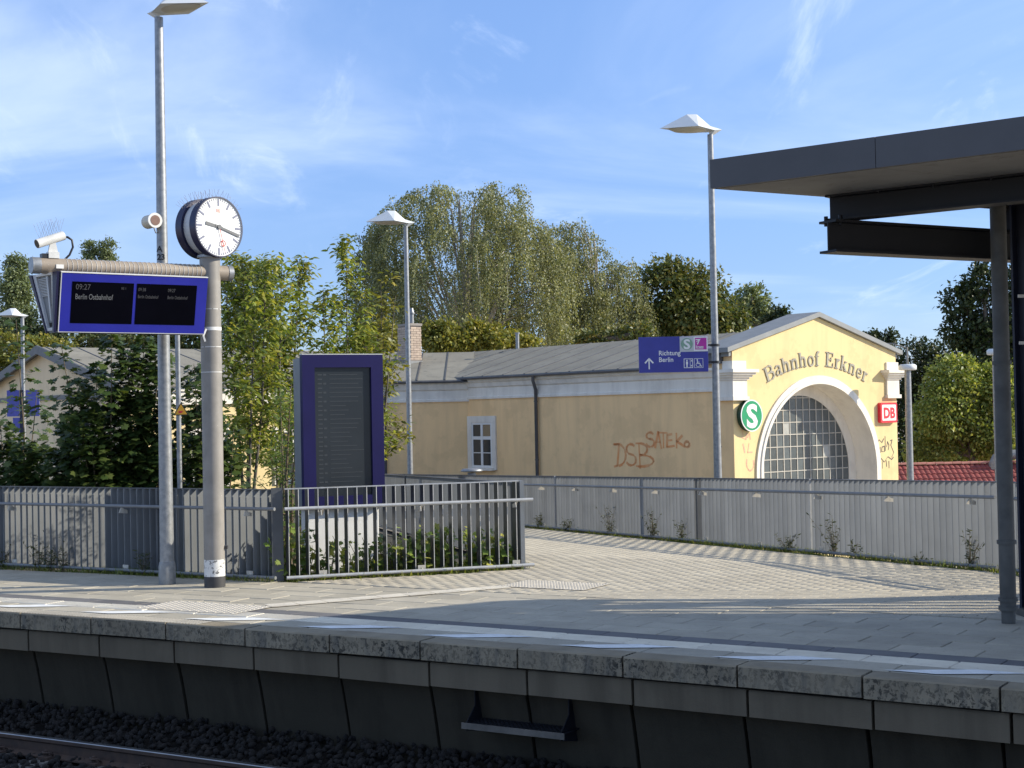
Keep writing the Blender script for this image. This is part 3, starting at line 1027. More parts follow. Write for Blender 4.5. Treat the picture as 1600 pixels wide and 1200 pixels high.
m = MB()
m.add([cp(a, b, z) for z in (0.012, 0.235) for a, b in ((0.02, 0.02), (a_far(0.02) - SLOT, 0.02), (a_far(CLEN) - SLOT, CLEN), (0.02, CLEN))], [(0, 1, 2, 3), (7, 6, 5, 4)] + [(i, 4 + i, 4 + (i + 1) % 4, (i + 1) % 4) for i in range(4)])
m.build('roof_deck', M['canopy'], can)
# open slatted strip along the far edge of the roof (solid for the first stretch)
m = MB()
for z0_, z1_ in ((0.012, 0.235),):
    pts_ = [cp(a_far(0.02) - SLOT, 0.02, 0), cp(a_far(0.02) - 0.03, 0.02, 0), cp(a_far(0.55) - 0.03, 0.55, 0), cp(a_far(0.55) - SLOT, 0.55, 0)]
    m.prism(pts_[::-1], (0, 0, z0_), (0, 0, z1_))
m.build('roof_deck_corner', M['canopy'], can)
for i in range(5):
    o_ = SLOT - 0.21 - i * 0.35
    m = MB()
    m.prism([cp(a_far(0.55) - o_, 0.55, 0), cp(a_far(0.55) - o_ + 0.17, 0.55, 0), cp(a_far(CLEN) - o_ + 0.17, CLEN, 0), cp(a_far(CLEN) - o_, CLEN, 0)][::-1], (0, 0, 0.15), (0, 0, 0.20))
    m.build('roof_slat', M['canopy'], can)
bs_ = [0, 1.52, 3.2, 5.6, 7.8, CLEN]
for i in range(len(bs_) - 1):
    b0, b1 = bs_[i] + (0.003 if i else 0), bs_[i + 1] - 0.003
    m = MB(); m.box((cp(0.0, (b0 + b1) / 2, 0.125)), (b1 - b0, 0.02, 0.25), (CL, CT, Vector((0, 0, 1)))); m.build('fascia_panel', M['canopy'], can)
    e0, e1 = cp(a_far(b0), b0, 0.125), cp(a_far(b1), b1, 0.125)
    dv_ = (e1 - e0); lv_ = dv_.length; dv_.normalize()
    m = MB(); m.box((e0 + e1) / 2, (lv_, 0.02, 0.25), (dv_, Vector((-dv_.y, dv_.x, 0)), Vector((0, 0, 1)))); m.build('fascia_panel', M['canopy'], can)
for i in range(4):
    a0_, a1_ = 7.12 * i / 4 + 0.012, 7.12 * (i + 1) / 4 - 0.006
    m = MB(); m.box(cp((a0_ + a1_) / 2, 0.0, 0.125), (a1_ - a0_, 0.02, 0.25), (CT, -CL, Vector((0, 0, 1))))
    m.build('fascia_panel', M['canopy'], can)
for i in range(len(bs_) - 1):
    for j in range(3):
        off = 0.55 if j == 1 else 0
        b0 = max(0.03, bs_[i] + off + 0.004); b1 = min(CLEN - 0.02, bs_[i + 1] + off - 0.004)
        if b1 <= b0: continue
        lo, hi = ((0.034, 1.246), (1.254, 3.596), (3.604, None))[j]
        poly = [cp(lo, b0, 0), cp(hi or a_far(b0) - SLOT - 0.02, b0, 0), cp(hi or a_far(b1) - SLOT - 0.02, b1, 0), cp(lo, b1, 0)]
        m = MB(); m.prism(poly[::-1], (0, 0, -0.003), (0, 0, 0.009))
        m.build('soffit_panel', M['soffit'], can)


def ibeam(m, c0, c1, h, w, tf=0.018, tw=0.012, up=Vector((0, 0, 1))):
    c0, c1 = Vector(c0), Vector(c1)
    d = (c1 - c0); ln = d.length; d.normalize()
    sdv = d.cross(up).normalized()
    up2 = sdv.cross(d)
    mid = (c0 + c1) / 2
    m.box(mid + up2 * (h / 2 - tf / 2), (ln, w, tf), (d, sdv, up2))
    m.box(mid - up2 * (h / 2 - tf / 2), (ln, w, tf), (d, sdv, up2))
    m.box(mid, (ln - 0.004, tw, h - 2 * tf), (d, sdv, up2))


m = MB(); ibeam(m, cp(1.28, 0.05, -0.118), cp(1.28, CLEN - 0.3, -0.118), 0.23, 0.20)
for k in range(8):
    c = cp(1.18, 0.6 + k * 0.5, -0.03)
    m.cyl(c + Vector((0, 0, -0.01)), 0.012, 0.03, 6)
m.build('purlin', M['steel_dark'], can)
for a_ in (3.5, 6.2):
    m = MB(); ibeam(m, cp(a_, 0.05, -0.118), cp(a_, CLEN - 0.3, -0.118), 0.23, 0.20); m.build('purlin', M['steel_dark'], can)
for bcol in (0.12, 6.0):
    m = MB(); ibeam(m, cp(1.10, bcol + 0.05, -0.385), cp(6.6, bcol + 0.05, -0.385), 0.29, 0.22, 0.022, 0.014)
    if bcol < 1:
        for k in (-0.07, 0.07):
            m.cyl(cp(1.17, bcol + 0.05 + k, -0.285), 0.018, 0.09, 6)
    m.build('cantilever_beam', M['steel_dark'], can)
# column near the picture edge: centre at about (4.93, 13.95)
for k, (X, Y) in enumerate(((4.93, 13.95), (4.93 + 5.9 * CL.x, 13.95 + 5.9 * CL.y), (4.93 + 3.0 * CT.x, 13.95 + 3.0 * CT.y), (4.93 + 5.9 * CL.x + 3.0 * CT.x, 13.95 + 5.9 * CL.y + 3.0 * CT.y))):
    b = Vector((X, Y, 0)) - can0
    m = MB(); ibeam(m, b + Vector((0, 0, 0.0 if k < 2 else -3.2)), b + Vector((0, 0, 3.89)), 0.26, 0.26, 0.02, 0.014, up=CL)
    m.build('column', M['steel_navy'], can)
    if k == 0:
        m = MB(); m.span(b.x - 0.2, b.x + 0.2, b.y - 0.2, b.y + 0.2, 0, 0.07); m.build('foot_plate', M['downpipe'], can)
        for z in (2.92, 3.36):
            m = MB(); m.box(b + Vector((-0.06, -0.16, z - 0.36)), (0.22, 0.012, 0.03)); m.build('column_band', M['bracket'], can)
dp = Vector((4.47, 13.42, 0)) - can0
m = MB()
m.tube([dp + Vector((0, 0, 0.0)), dp + Vector((0, 0, 0.11))], 0.062, 16)
m.tube([dp + Vector((0, 0, 0.11)), dp + Vector((0, 0, 3.90))], 0.072, 16)
pipe = m.build('down_pipe', M['downpipe'], can)
for z in (0.12, 0.20, 0.72, 2.35):
    m = MB(); m.tube([dp + Vector((0, 0, z)), dp + Vector((0, 0, z + 0.035))], 0.086, 16); m.build('pipe_collar', M['downpipe'], pipe)

# ------------------------------------------------------------------ railings of flat bars
def railing(label, a, b, za, zb, h, spacing, ddir, depth=0.10, rail_side=-1, name='railing', rails=True, posts=(), bright=False, paint='fence_grey', thick=0.008, brk=1.25, ext=(0, 0)):
    a = Vector((a[0], a[1], za)); b = Vector((b[0], b[1], zb))
    root = empty(name, a, 0, label, 'railing', 'slatted steel railings')
    d = b - a; ln = d.length
    dn = d.normalized()
    dxy = Vector((d.x, d.y, 0)).normalized()
    nrm = Vector((-dxy.y, dxy.x, 0)) * rail_side
    ddir = Vector((*ddir, 0)).normalized()
    sm = MB()
    sm.box((0, 0, (0.055 + h - 0.014) / 2), (depth, thick, h - 0.014 - 0.055), (ddir, Vector((-ddir.y, ddir.x, 0)), Vector((0, 0, 1))))
    if bright:
        sm.mi[5] = 1          # sun glare painted on each bar's front edge as lighter metal
    me = sm.mesh('slat', [M[paint], M['rail_pipe']])
    n = int(ln / spacing)
    for i in range(n + 1):
        o = bpy.data.objects.new('slat', me); COL.objects.link(o); o.parent = root
        o.location = dn * (i * spacing + 0.03)
        o.rotation_euler = (rnd.uniform(-0.004, 0.004), 0, rnd.uniform(-0.03, 0.03))
    q = Vector((0, 0, 1))
    sv = dn.cross(q).normalized(); uv = sv.cross(dn)
    m = MB(); m.box(d / 2 + Vector((0, 0, h - 0.007)), (ln, 0.075, 0.012), (dn, sv, uv)); m.build('top_bar', M['rail_pipe' if bright else 'fence_dark'], root)  # bright: sun glare along the top painted as lighter metal
    m = MB(); m.box(d / 2 + Vector((0, 0, 0.048)), (ln, 0.075, 0.012), (dn, sv, uv)); m.build('bottom_bar', M['fence_dark'], root)
    for t in posts:
        m = MB(); m.box(dn * (ln * t) + Vector((0, 0, h / 2 - 0.004)), (0.05, 0.13, h + 0.008), (ddir.cross(q), ddir, q)); m.build('post', M['fence_dark'], root)
    if rails:
        mt = M['rail_pipe'] if bright else M['pipe_grey']
        off = nrm * 0.115
        m = MB(); m.tube([off + Vector((0, 0, 0.885)) - dn * ext[0], d + off + Vector((0, 0, 0.885)) + dn * ext[1]], 0.022, 12); m.build('hand_rail', mt, root)
        m = MB(); m.tube([off + Vector((0, 0, 0.05)) - dn * ext[0] * .3, d + off + Vector((0, 0, 0.05)) + dn * ext[1]], 0.022, 12); m.build('foot_rail', mt, root)
        bm2 = MB()
        bm2.prism([Vector((0, 0, 0.785)) + nrm * 0.05, Vector((0, 0, 0.83)) + nrm * 0.05, Vector((0, 0, 0.862)) + nrm * 0.17, Vector((0, 0, 0.80)) + nrm * 0.20], dxy * -0.035, dxy * -0.027)
        bm2.prism([Vector((0, 0, 0.79)) + nrm * 0.05, Vector((0, 0, 0.82)) + nrm * 0.05, Vector((0, 0, 0.872)) + nrm * 0.125, Vector((0, 0, 0.862)) + nrm * 0.125], dxy * -0.012, dxy * 0.012)
        bm3 = MB()
        bm3.box(Vector((0, 0, 0.09)) + nrm * 0.062, (0.10, 0.008, 0.05), (dxy, nrm, q))
        bm3.tube([Vector((0, 0, 0.07)) + nrm * 0.06, Vector((0, 0, 0.055)) + nrm * 0.1], 0.012, 6)
        me2 = bm2.mesh('rail_bracket', M['bracket']); me3 = bm3.mesh('foot_bracket', M['bracket'])
        k = int(ln / brk)
        for i in range(k + 1):
            t = min(ln - 0.05, 0.45 + i * brk)
            link('rail_bracket', me2, None, root, dn * t)
            link('foot_bracket', me3, None, root, dn * t)
    return root


A0 = Vector((-2.86, 18.03)); A1 = Vector((-10.6, 22.57))
rA = railing('sunlit slatted railing behind the clock post, along the platform', A0, A1, 0, 0, 1.12, 0.115, (0.75, 0.66), 0.115, rail_side=1, brk=2.1, posts=(0.22, 0.62))
rB = railing('short open slatted railing with bright hand rail in front of the blue timetable cabinet', NB0 + Vector((0.05, 0.02)), NB1, 0, 0, 1.13, 0.122, (-0.5, 0.86), 0.10, rail_side=-1, bright=True, ext=(0.02, 0.16), paint='fence_shaded', thick=0.009)
# corner and end plates of the short railing
m = MB(); m.box((-0.09, -0.02, 0.57), (0.14, 0.02, 1.14), (Vector((0.95, 0.31, 0)), Vector((-0.31, 0.95, 0)), Vector((0, 0, 1)))); m.build('corner_post', M['fence_dark'], rB)
dB = NB1 - NB0
m = MB(); m.box((dB.x - 0.02, dB.y + 0.0, 0.55), (0.055, 0.13, 1.15), (Vector((0.95, 0.31, 0)), Vector((-0.31, 0.95, 0)), Vector((0, 0, 1)))); m.build('end_post', M['fence_grey'], rB)
FA2 = FA - FD * 1.6
FB2 = FB + FD * 9
zB2 = -0.615 - 9 * 0.0266
rC = railing('long grey slatted railing along the far side of the brick path', FA, FB2, 0, zB2, 1.07, 0.118, (0.92, 0.39), 0.10, rail_side=1, brk=1.6, posts=(0.222,))
for t_ in (0.1215, 0.395):
    d_ = (Vector((FB2.x, FB2.y, zB2)) - Vector((FA.x, FA.y, 0))) * t_
    m = MB(); m.box(d_ + Vector((0, 0, 0.535)) - Vector((FN.x, FN.y, 0)) * 0.055, (0.012, 0.03, 1.08), (Vector((FD.x, FD.y, 0)), Vector((FN.x, FN.y, 0)), Vector((0, 0, 1)))); m.build('joint_strip', M['rail_pipe'], rC)
rD = railing('inner slatted railing running back from the short railing along the path', NB1 + Vector((-0.03, 0.12)), ND, 0, -0.42, 1.10, 0.125, (0.92, 0.39), 0.10, rail_side=-1, rails=False, posts=(0.0, 0.5))
rE = railing('last stretch of the path railing behind the canopy column', FA2, FA - FD * 0.1, 0, 0, 1.07, 0.118, (0.92, 0.39), 0.10, rail_side=1, brk=1.2)

# ------------------------------------------------------------------ text
def text_mesh(body, size, bold=0.0, xscale=1.0, align='LEFT', spacing=1.0, line=1.0):
    cu = bpy.data.curves.new('text', 'FONT')
    cu.body = body; cu.size = size; cu.align_x = align; cu.offset = bold; cu.space_character = spacing; cu.space_line = line
    cu.resolution_u = 3
    ob = bpy.data.objects.new('text', cu); COL.objects.link(ob)
    bpy.context.view_layer.update()
    dg = bpy.context.evaluated_depsgraph_get()
    me = bpy.data.meshes.new_from_object(ob.evaluated_get(dg))
    bpy.data.objects.remove(ob); bpy.data.curves.remove(cu)
    me.materials.clear()
    return me


def lettering(body, size, x, y, z, mat, parent, bold=0.0, xs=1.0, align='LEFT', name='lettering', depth=0.0, loc=(0, 0, 0), rot=(0, 0, 0), line=1.0, spacing=1.0):
    """upright text facing local -Y, baseline start at x,z on plane y"""
    me = text_mesh(body, size, bold, xs, align, spacing, line)
    for v in me.vertices:
        a, b, c = v.co
        v.co = (x + a * xs, y - c, z + b)
    me.materials.append(mat)
    me.update()
    return link(name, me, None, parent, loc, rot)


# ------------------------------------------------------------------ station hall
HZ = -3.2
PHI = R(39)
HALL_O = Vector((5.5475, 37.0, HZ))
hall = empty('station_hall', HALL_O, PHI, 'yellow station hall with arched window and a low grey roof', 'building')
Wd = 6.70; CXH = 3.33
def H_(m, name, mats, parent=None, kind=None):
    """build in hall coordinates where z is absolute"""
    p = parent or hall
    return m.build(name, mats, p, (0, 0, -HZ) if p is hall else (0, 0, 0), kind=kind)


# facade with arch opening
EAVE, APEX = 3.46, 4.38
SPR, RI, RO, RG, DEP = 0.28, 2.34, 2.55, 2.03, 0.70
m = MB()
angs = sorted(set([PI * k / 48 for k in range(49)] + [math.atan2(EAVE - SPR, Wd - CXH), math.atan2(EAVE - SPR, -CXH), PI / 2]))
def outer(a):
    dx, dz = math.cos(a), math.sin(a)
    best = 1e9
    for x in (0.0, Wd):
        if abs(dx) > 1e-6:
            t = (x - CXH) / dx
            if t > 0 and dz * t + SPR <= EAVE + 1e-6: best = min(best, t)
    for sgn in (-1, 1):
        # gable line from eave to apex
        xe = 0.0 if sgn < 0 else Wd
        sl = (APEX - EAVE) / (CXH - xe)
        den = dz - sl * dx
        if abs(den) > 1e-9:
            t = (EAVE - SPR + sl * (CXH - xe)) / den
            x = CXH + dx * t
            if t > 0 and -1e-6 <= (x - xe) * (1 if sgn < 0 else -1) <= abs(CXH - xe) + 1e-6: best = min(best, t)
    return CXH + dx * best, SPR + dz * best
inn = [(CXH + RI * math.cos(a), SPR + RI * math.sin(a)) for a in angs]
out = [outer(a) for a in angs]
k = len(angs)
m.add([(x, 0, z) for x, z in inn] + [(x, 0, z) for x, z in out], [(i, k + i, k + i + 1, i + 1) for i in range(k - 1)])
for x0, x1 in ((0, CXH - RI), (CXH + RI, Wd)):
    m.add([(x0, 0, HZ), (x1, 0, HZ), (x1, 0, SPR), (x0, 0, SPR)], [(0, 1, 2, 3)])
m.add([(CXH - RI, 0, HZ), (CXH + RI, 0, HZ), (CXH + RI, 0, -1.2), (CXH - RI, 0, -1.2)], [(0, 1, 2, 3)])
H_(m, 'facade_wall', M['yellow'])
# reveal
m = MB()
ra = [PI * k / 48 for k in range(49)]
pts = [(CXH + RI, -1.2)] + [(CXH + RI * math.cos(a), SPR + RI * math.sin(a)) for a in ra] + [(CXH - RI, -1.2)]
k = len(pts)
m.add([(x, 0, z) for x, z in pts] + [(x, DEP, z) for x, z in pts], [(i + 1, i, k + i, k + i + 1) for i in range(k - 1)], True)
m.add([(CXH - RI, 0, -1.2), (CXH + RI, 0, -1.2), (CXH + RI, DEP, -1.2), (CXH - RI, DEP, -1.2)], [(0, 1, 2, 3)])
H_(m, 'arch_reveal', M['white_trim'])


def arch_band(r0, r1, y0, y1, zb):
    m = MB()
    def ring(r): return [(CXH + r, zb)] + [(CXH + r * math.cos(a), SPR + r * math.sin(a)) for a in ra] + [(CXH - r, zb)]
    A, B = ring(r0), ring(r1)
    k = len(A)
    m.add([(x, y0, z) for x, z in A] + [(x, y0, z) for x, z in B] + [(x, y1, z) for x, z in A] + [(x, y1, z) for x, z in B],
          [(i, k + i, k + i + 1, i + 1) for i in range(k - 1)] + [(k + i, 3 * k + i, 3 * k + i + 1, k + i + 1) for i in range(k - 1)] + [(i + 1, 2 * k + i + 1, 2 * k + i, i) for i in range(k - 1)])
    return m


H_(arch_band(RI - 0.0, RO, -0.045, 0.0, -1.2), 'arch_moulding', M['white_trim'])
H_(arch_band(RI - 0.012, RI + 0.07, -0.075, -0.046, -1.2), 'arch_moulding', M['white_trim'])
win = H_(arch_band(RG, RI - 0.003, DEP - 0.05, DEP, -1.19), 'arch_window', M['white_trim'])
# panes and glazing bars
cw = 0.265; ch = 0.325
shared = {}
xs_ = [CXH - RG + (2 * RG) * i / 15 for i in range(16)]
zs_ = [-1.0 + 0.325 * j for j in range(12)]
def inside(x, z):
    return z < SPR and abs(x - CXH) < RG or (x - CXH) ** 2 + (z - SPR) ** 2 < (RG + 0.01) ** 2
def clip_poly(x0, x1, z0, z1):
    pts = []
    N = 6
    per = [(x0 + (x1 - x0) * i / N, z0) for i in range(N)] + [(x1, z0 + (z1 - z0) * i / N) for i in range(N)] + [(x1 - (x1 - x0) * i / N, z1) for i in range(N)] + [(x0, z1 - (z1 - z0) * i / N) for i in range(N)]
    for x, z in per:
        if z > SPR:
            r = math.hypot(x - CXH, z - SPR)
            if r > RG:
                x, z = CXH + (x - CXH) * RG / r, SPR + (z - SPR) * RG / r
        pts.append((x, z))
    return pts
for i in range(15):
    for j in range(11):
        x0, x1, z0, z1 = xs_[i] + 0.014, xs_[i + 1] - 0.014, zs_[j] + 0.014, zs_[j + 1] - 0.014
        corners = [inside(x, z) for x in (x0, x1) for z in (z0, z1)]
        if not any(corners): continue
        pale = (i, j) in ((5, 7), (11, 5))
        mt = M['paneblind'] if pale else M['glassblock']
        tilt = rnd.uniform(-0.006, 0.006), rnd.uniform(-0.006, 0.006)
        if all(corners):
            if mt not in shared:
                q = MB(); q.span(-(x1 - x0) / 2, (x1 - x0) / 2, -0.01, 0.02, -(z1 - z0) / 2, (z1 - z0) / 2)
                shared[mt] = q.mesh('pane', mt)
            link('pane', shared[mt], None, win, ((x0 + x1) / 2, DEP - 0.02, (z0 + z1) / 2), (tilt[0], 0, tilt[1]))
        else:
            poly = clip_poly(x0, x1, z0, z1)
            q = MB(); q.prism([(x, 0, z) for x, z in poly], (0, DEP - 0.03, 0), (0, DEP, 0))
            q.build('pane', mt, win)
for x in xs_[1:-1]:
    zt = SPR + math.sqrt(max(0, RG ** 2 - (x - CXH) ** 2))
    q = MB(); q.span(x - 0.013, x + 0.013, DEP - 0.045, DEP + 0.01, -1.15, zt + 0.01); q.build('glazing_bar', M['bar'], win)
for z in zs_:
    hx = RG if z < SPR else math.sqrt(max(0, RG ** 2 - (z - SPR) ** 2))
    if hx < 0.1: continue
    q = MB(); q.span(CXH - hx - 0.01, CXH + hx + 0.01, DEP - 0.048, DEP + 0.008, z - 0.012, z + 0.012); q.build('glazing_bar', M['bar'], win)

# body walls
HL = 19.0
m = MB()
m.add([(0, 0, HZ), (0, 0, EAVE), (0, 0.9, EAVE), (0, 0.9, 2.45), (0, HL, 2.45), (0, HL, HZ)], [(0, 1, 2, 3, 4, 5)])
H_(m, 'side_wall', M['yellow_shaded'])
m = MB()
m.add([(Wd, 0, HZ), (Wd, HL, HZ), (Wd, HL, 3.0), (Wd, 0.9, 3.0), (Wd, 0.9, EAVE), (Wd, 0, EAVE)], [(0, 1, 2, 3, 4, 5)])
m.add([(0, HL, HZ), (0, HL, 3.0), (CXH, HL, 4.15), (Wd, HL, 3.0), (Wd, HL, HZ)], [(0, 1, 2, 3, 4)])
H_(m, 'rear_wall', M['yellow'])
# frieze mouldings on the long side (profile swept along y)
def sweep_y(m, prof, y0, y1):
    n = len(prof)
    m.add([(x, y0, z) for x, z in prof] + [(x, y1, z) for x, z in prof], [(i, n + i, n + (i + 1) % n, (i + 1) % n) for i in range(n)] + [list(range(n)), list(range(2 * n - 1, n - 1, -1))])
m = MB()
sweep_y(m, [(0.0, 2.44), (-0.05, 2.44), (-0.055, 2.50), (-0.02, 2.53), (-0.02, 2.78), (-0.07, 2.82), (-0.10, 2.93), (-0.16, 2.98), (-0.16, 3.04), (0.0, 3.04)], 0.45, 11.1)
H_(m, 'frieze', M['white_trim'])
m = MB()
sweep_y(m, [(-0.17, 3.045), (-0.30, 3.045), (-0.31, 3.09), (-0.26, 3.12), (-0.12, 3.13), (-0.1, 3.06)], 0.95, 11.25)
H_(m, 'gutter', M['gutter'])
# roof panels: long slopes
RID = 4.13
def slope(y0, y1, xe, ze, xr, zr, th=0.05):
    m = MB()
    m.prism([(xe, y0, ze), (xe, y1, ze), (xr, y1, zr), (xr, y0, zr)] if xe < xr else [(xe, y1, ze), (xe, y0, ze), (xr, y0, zr), (xr, y1, zr)], (0, 0, -th), (0, 0, 0))
    return m
roof = H_(slope(0.95, HL + 0.2, -0.20, 3.115, CXH, RID - 0.02), 'roof', M['roof'])
ys_ = [0.95 + i * 1.0 for i in range(19)] + [HL + 0.2]
for i in range(len(ys_) - 1):
    slope(ys_[i], ys_[i + 1] - 0.02, -0.24, 3.13 + rnd.uniform(-.004, .004), CXH, RID, 0.014).build('roof_panel', M['roof'], roof)
    q = MB()
    q.prism([(-0.24, ys_[i] - 0.03, 3.135), (-0.24, ys_[i] + 0.03, 3.135), (CXH, ys_[i] + 0.03, RID + 0.006), (CXH, ys_[i] - 0.03, RID + 0.006)], (0, 0, -0.01), (0, 0, 0.012))
    q.build('roof_seam', M['gutter'], roof)
slope(0.95, HL + 0.2, Wd + 0.2, 3.1, CXH, RID, 0.05).build('roof_panel', M['roof'], roof)
q = MB(); q.tube([(CXH, 12.6, 3.9), (CXH, 12.6, 4.62)], 0.06, 12); q.tube([(CXH, 12.6, 4.62), (CXH, 12.6, 4.66)], 0.085, 12); q.build('vent_pipe', M['galv'], roof)
# raised gable roof behind the facade with zinc capping
gr = H_(slope(0.02, 0.95, -0.10, EAVE - 0.03, CXH, APEX + 0.03, 0.12), 'gable_roof', M['zinc'])
slope(0.02, 0.95, Wd + 0.10, EAVE - 0.03, CXH, APEX + 0.03, 0.12).build('gable_roof_slope', M['zinc'], gr)
for sg, xe in ((-1, -0.26), (1, Wd + 0.2)):
    q = MB()
    dz = 0.02
    poly = [(xe, 0, EAVE - 0.05), (xe, 0, EAVE + 0.07), (CXH, 0, APEX + 0.14), (CXH, 0, APEX + 0.01)]
    if sg > 0: poly = poly[::-1]
    q.prism(poly, (0, -0.10, 0), (0, 0.98, 0))
    q.build('gable_capping', M['zinc'], gr)
q = MB(); q.span(-0.12, 0.0, 0.30, 0.93, 3.14, EAVE - 0.06); H_(q, 'gable_cheek', M['gutter'])
# corner capitals
def capital(xa, xb, wrap):
    m = MB()
    sx = [(0.0, 2.20, 0.06), (2.20, 2.28, 0.03)]
    c0, c1 = xa, xb
    lv = [(2.20, 2.30, 0.10), (2.30, 2.72, 0.06), (2.72, 2.78, 0.10), (2.78, 2.84, 0.16), (2.84, 2.90, 0.22), (2.90, 2.985, 0.28), (2.985, 3.20, 0.05)]
    for z0, z1, pr in lv:
        e_ = (pr - 0.06)
        m.span(c0 - e_ * (1 if wrap != 'R' else 0.9), c1 + e_, -pr, 0.46 if wrap == 'L' and z0 < 2.9 else 0.30, z0, z1 - 0.001)
    return m
H_(capital(-0.06, 0.47, 'L'), 'capital', M['white_trim'])
H_(capital(6.22, 6.76, 'R'), 'capital', M['white_trim'])
# arched name
GL = {
    'B': [([(.0, .04), (.62, .04)], .08), ([(0, .96), (.6, .96)], .08), ([(.2, 0), (.2, 1)], .2), ([(.58, .96), (.76, .86), (.76, .64), (.58, .53), (.3, .53)], .13), ([(.58, .53), (.84, .42), (.84, .16), (.62, .04)], .15)],
    'E': [([(.0, .04), (.78, .04)], .08), ([(0, .96), (.74, .96)], .08), ([(.2, 0), (.2, 1)], .2), ([(.3, .52), (.58, .52)], .08), ([(.56, .38), (.56, .66)], .08), ([(.74, .72), (.74, 1)], .08), ([(.78, 0), (.78, .3)], .08)],
    'a': [([(.1, .58), (.24, .68), (.42, .66), (.5, .54)], .11), ([(.5, .6), (.5, .08), (.62, .03)], .16), ([(.5, .42), (.22, .36), (.1, .2), (.2, .05), (.38, .06), (.5, .18)], .1)],
    'h': [([(.02, .04), (.34, .04)], .07), ([(.44, .04), (.74, .04)], .07), ([(.02, .97), (.16, .97)], .06), ([(.18, 0), (.18, 1)], .17), ([(.22, .52), (.36, .66), (.52, .64), (.6, .5), (.6, 0)], .15)],
    'n': [([(.02, .04), (.34, .04)], .07), ([(.44, .04), (.74, .04)], .07), ([(.02, .65), (.16, .65)], .06), ([(.18, 0), (.18, .68)], .17), ([(.22, .52), (.36, .66), (.52, .64), (.6, .5), (.6, 0)], .15)],
    'o': [([(.36 + .24 * math.cos(t), .35 + .31 * math.sin(t)) for t in [2 * PI * k / 16 for k in range(17)]], .13)],
    'f': [([(.02, .04), (.36, .04)], .07), ([(.02, .65), (.4, .65)], .07), ([(.19, 0), (.19, .78), (.28, .93), (.42, .93)], .15)],
    'r': [([(.02, .04), (.38, .04)], .07), ([(.02, .65), (.16, .65)], .06), ([(.18, 0), (.18, .68)], .17), ([(.24, .48), (.34, .62), (.48, .62)], .13)],
    'k': [([(.02, .04), (.34, .04)], .07), ([(.46, .04), (.78, .04)], .07), ([(.02, .97), (.16, .97)], .06), ([(.18, 0), (.18, 1)], .17), ([(.26, .3), (.58, .64)], .08), ([(.44, .65), (.7, .65)], .06), ([(.36, .4), (.64, .02)], .15)],
    'e': [([(.12, .36), (.56, .36)], .07), ([(.58, .36), (.52, .58), (.36, .67), (.18, .58), (.11, .34), (.2, .1), (.38, .03), (.56, .14)], .12)],
}
ADV = {'B': .95, 'E': .92, 'a': .68, 'h': .80, 'n': .80, 'o': .74, 'f': .46, 'r': .52, 'k': .82, 'e': .68, ' ': .52}
TXT = 'Bahnhof Erkner'
HT = 0.40; AR = 4.75; ACZ = 3.08 - AR
tot = sum(ADV[c] for c in TXT) * HT
squeeze = (2 * R(25.2) * AR) / tot
pos_ = -tot / 2
for c in TXT:
    adv = ADV[c] * HT
    if c != ' ':
        th = (pos_ + adv / 2) * squeeze / AR
        q = MB()
        for pts_, w in GL[c]:
            for i in range(len(pts_) - 1):
                a_, b_ = Vector((pts_[i][0] - ADV[c] / 2, 0, pts_[i][1])) * HT, Vector((pts_[i + 1][0] - ADV[c] / 2, 0, pts_[i + 1][1])) * HT
                d_ = (b_ - a_)
                if d_.length < 1e-6: continue
                dn_ = d_.normalized()
                ext_ = 0.0 if len(pts_) == 2 else w * HT * 0.3
                q.box((a_ + b_) / 2, (d_.length + ext_, 0.016 + 0.001 * (i % 3), w * HT * 0.88), (dn_, Vector((0, 1, 0)), dn_.cross(Vector((0, 1, 0)))))
        link('letter', q.mesh('letter', M['letter']), None, hall, (CXH - 0.03 + AR * math.sin(th), -0.014, ACZ + AR * math.cos(th) - HZ), (0, th, 0))
    pos_ += adv
# long side: down pipe, window
q = MB(); q.tube([(-0.24, 7.55, 3.06), (-0.24, 7.55, 2.92), (-0.09, 7.62, 2.66), (-0.09, 7.62, HZ + 0.1)], 0.05, 12)
pp_ = H_(q, 'down_pipe', M['gutter'])
for z in (2.3, 0.6):
    q = MB(); q.tube([(-0.09, 7.62, z), (-0.09, 7.62, z + 0.04)], 0.06, 12); q.build('pipe_collar', M['gutter'], pp_)
# window in the long wall: surround, recessed frame, panes
WY0, WY1, WZ0, WZ1 = 9.60, 11.0, 0.28, 1.92
q = MB()
for y0, y1, z0, z1 in ((WY0, WY0 + .2, WZ0, WZ1), (WY1 - .2, WY1, WZ0, WZ1), (WY0 + .2, WY1 - .2, WZ1 - .2, WZ1)):
    q.span(-0.05, 0.0, y0, y1, z0, z1)
wsur = H_(q, 'window', M['white_trim'])
q = MB(); q.span(-0.14, 0.0, WY0 + .12, WY1 - .12, WZ0 - 0.02, WZ0 + 0.06); q.build('window_sill', M['white_trim'], wsur)
q = MB()
y0, y1, z0, z1 = WY0 + .203, WY1 - .203, WZ0 + 0.063, WZ1 - .203
ym, zt_ = (y0 + y1) / 2, z0 + (z1 - z0) * 0.66
q.span(-0.008, -0.004, y0, y1, z0, z1)
q.build('window_back', M['white_frame'], wsur)
q = MB()
for (a, b, c, d) in ((y0, y0 + .06, z0, z1), (y1 - .06, y1, z0, z1), (y0 + .06, y1 - .06, z1 - .06, z1), (y0 + .06, y1 - .06, z0, z0 + .07), (ym - .05, ym + .05, z0 + .07, z1 - .06), (y0 + .06, ym - .05, zt_ - .05, zt_ + .05), (ym + .05, y1 - .06, zt_ - .05, zt_ + .05)):
    q.span(-0.034, -0.009, a, b, c, d)
q.build('window_frame', M['white_frame'], wsur)
zmid = (z0 + zt_) / 2
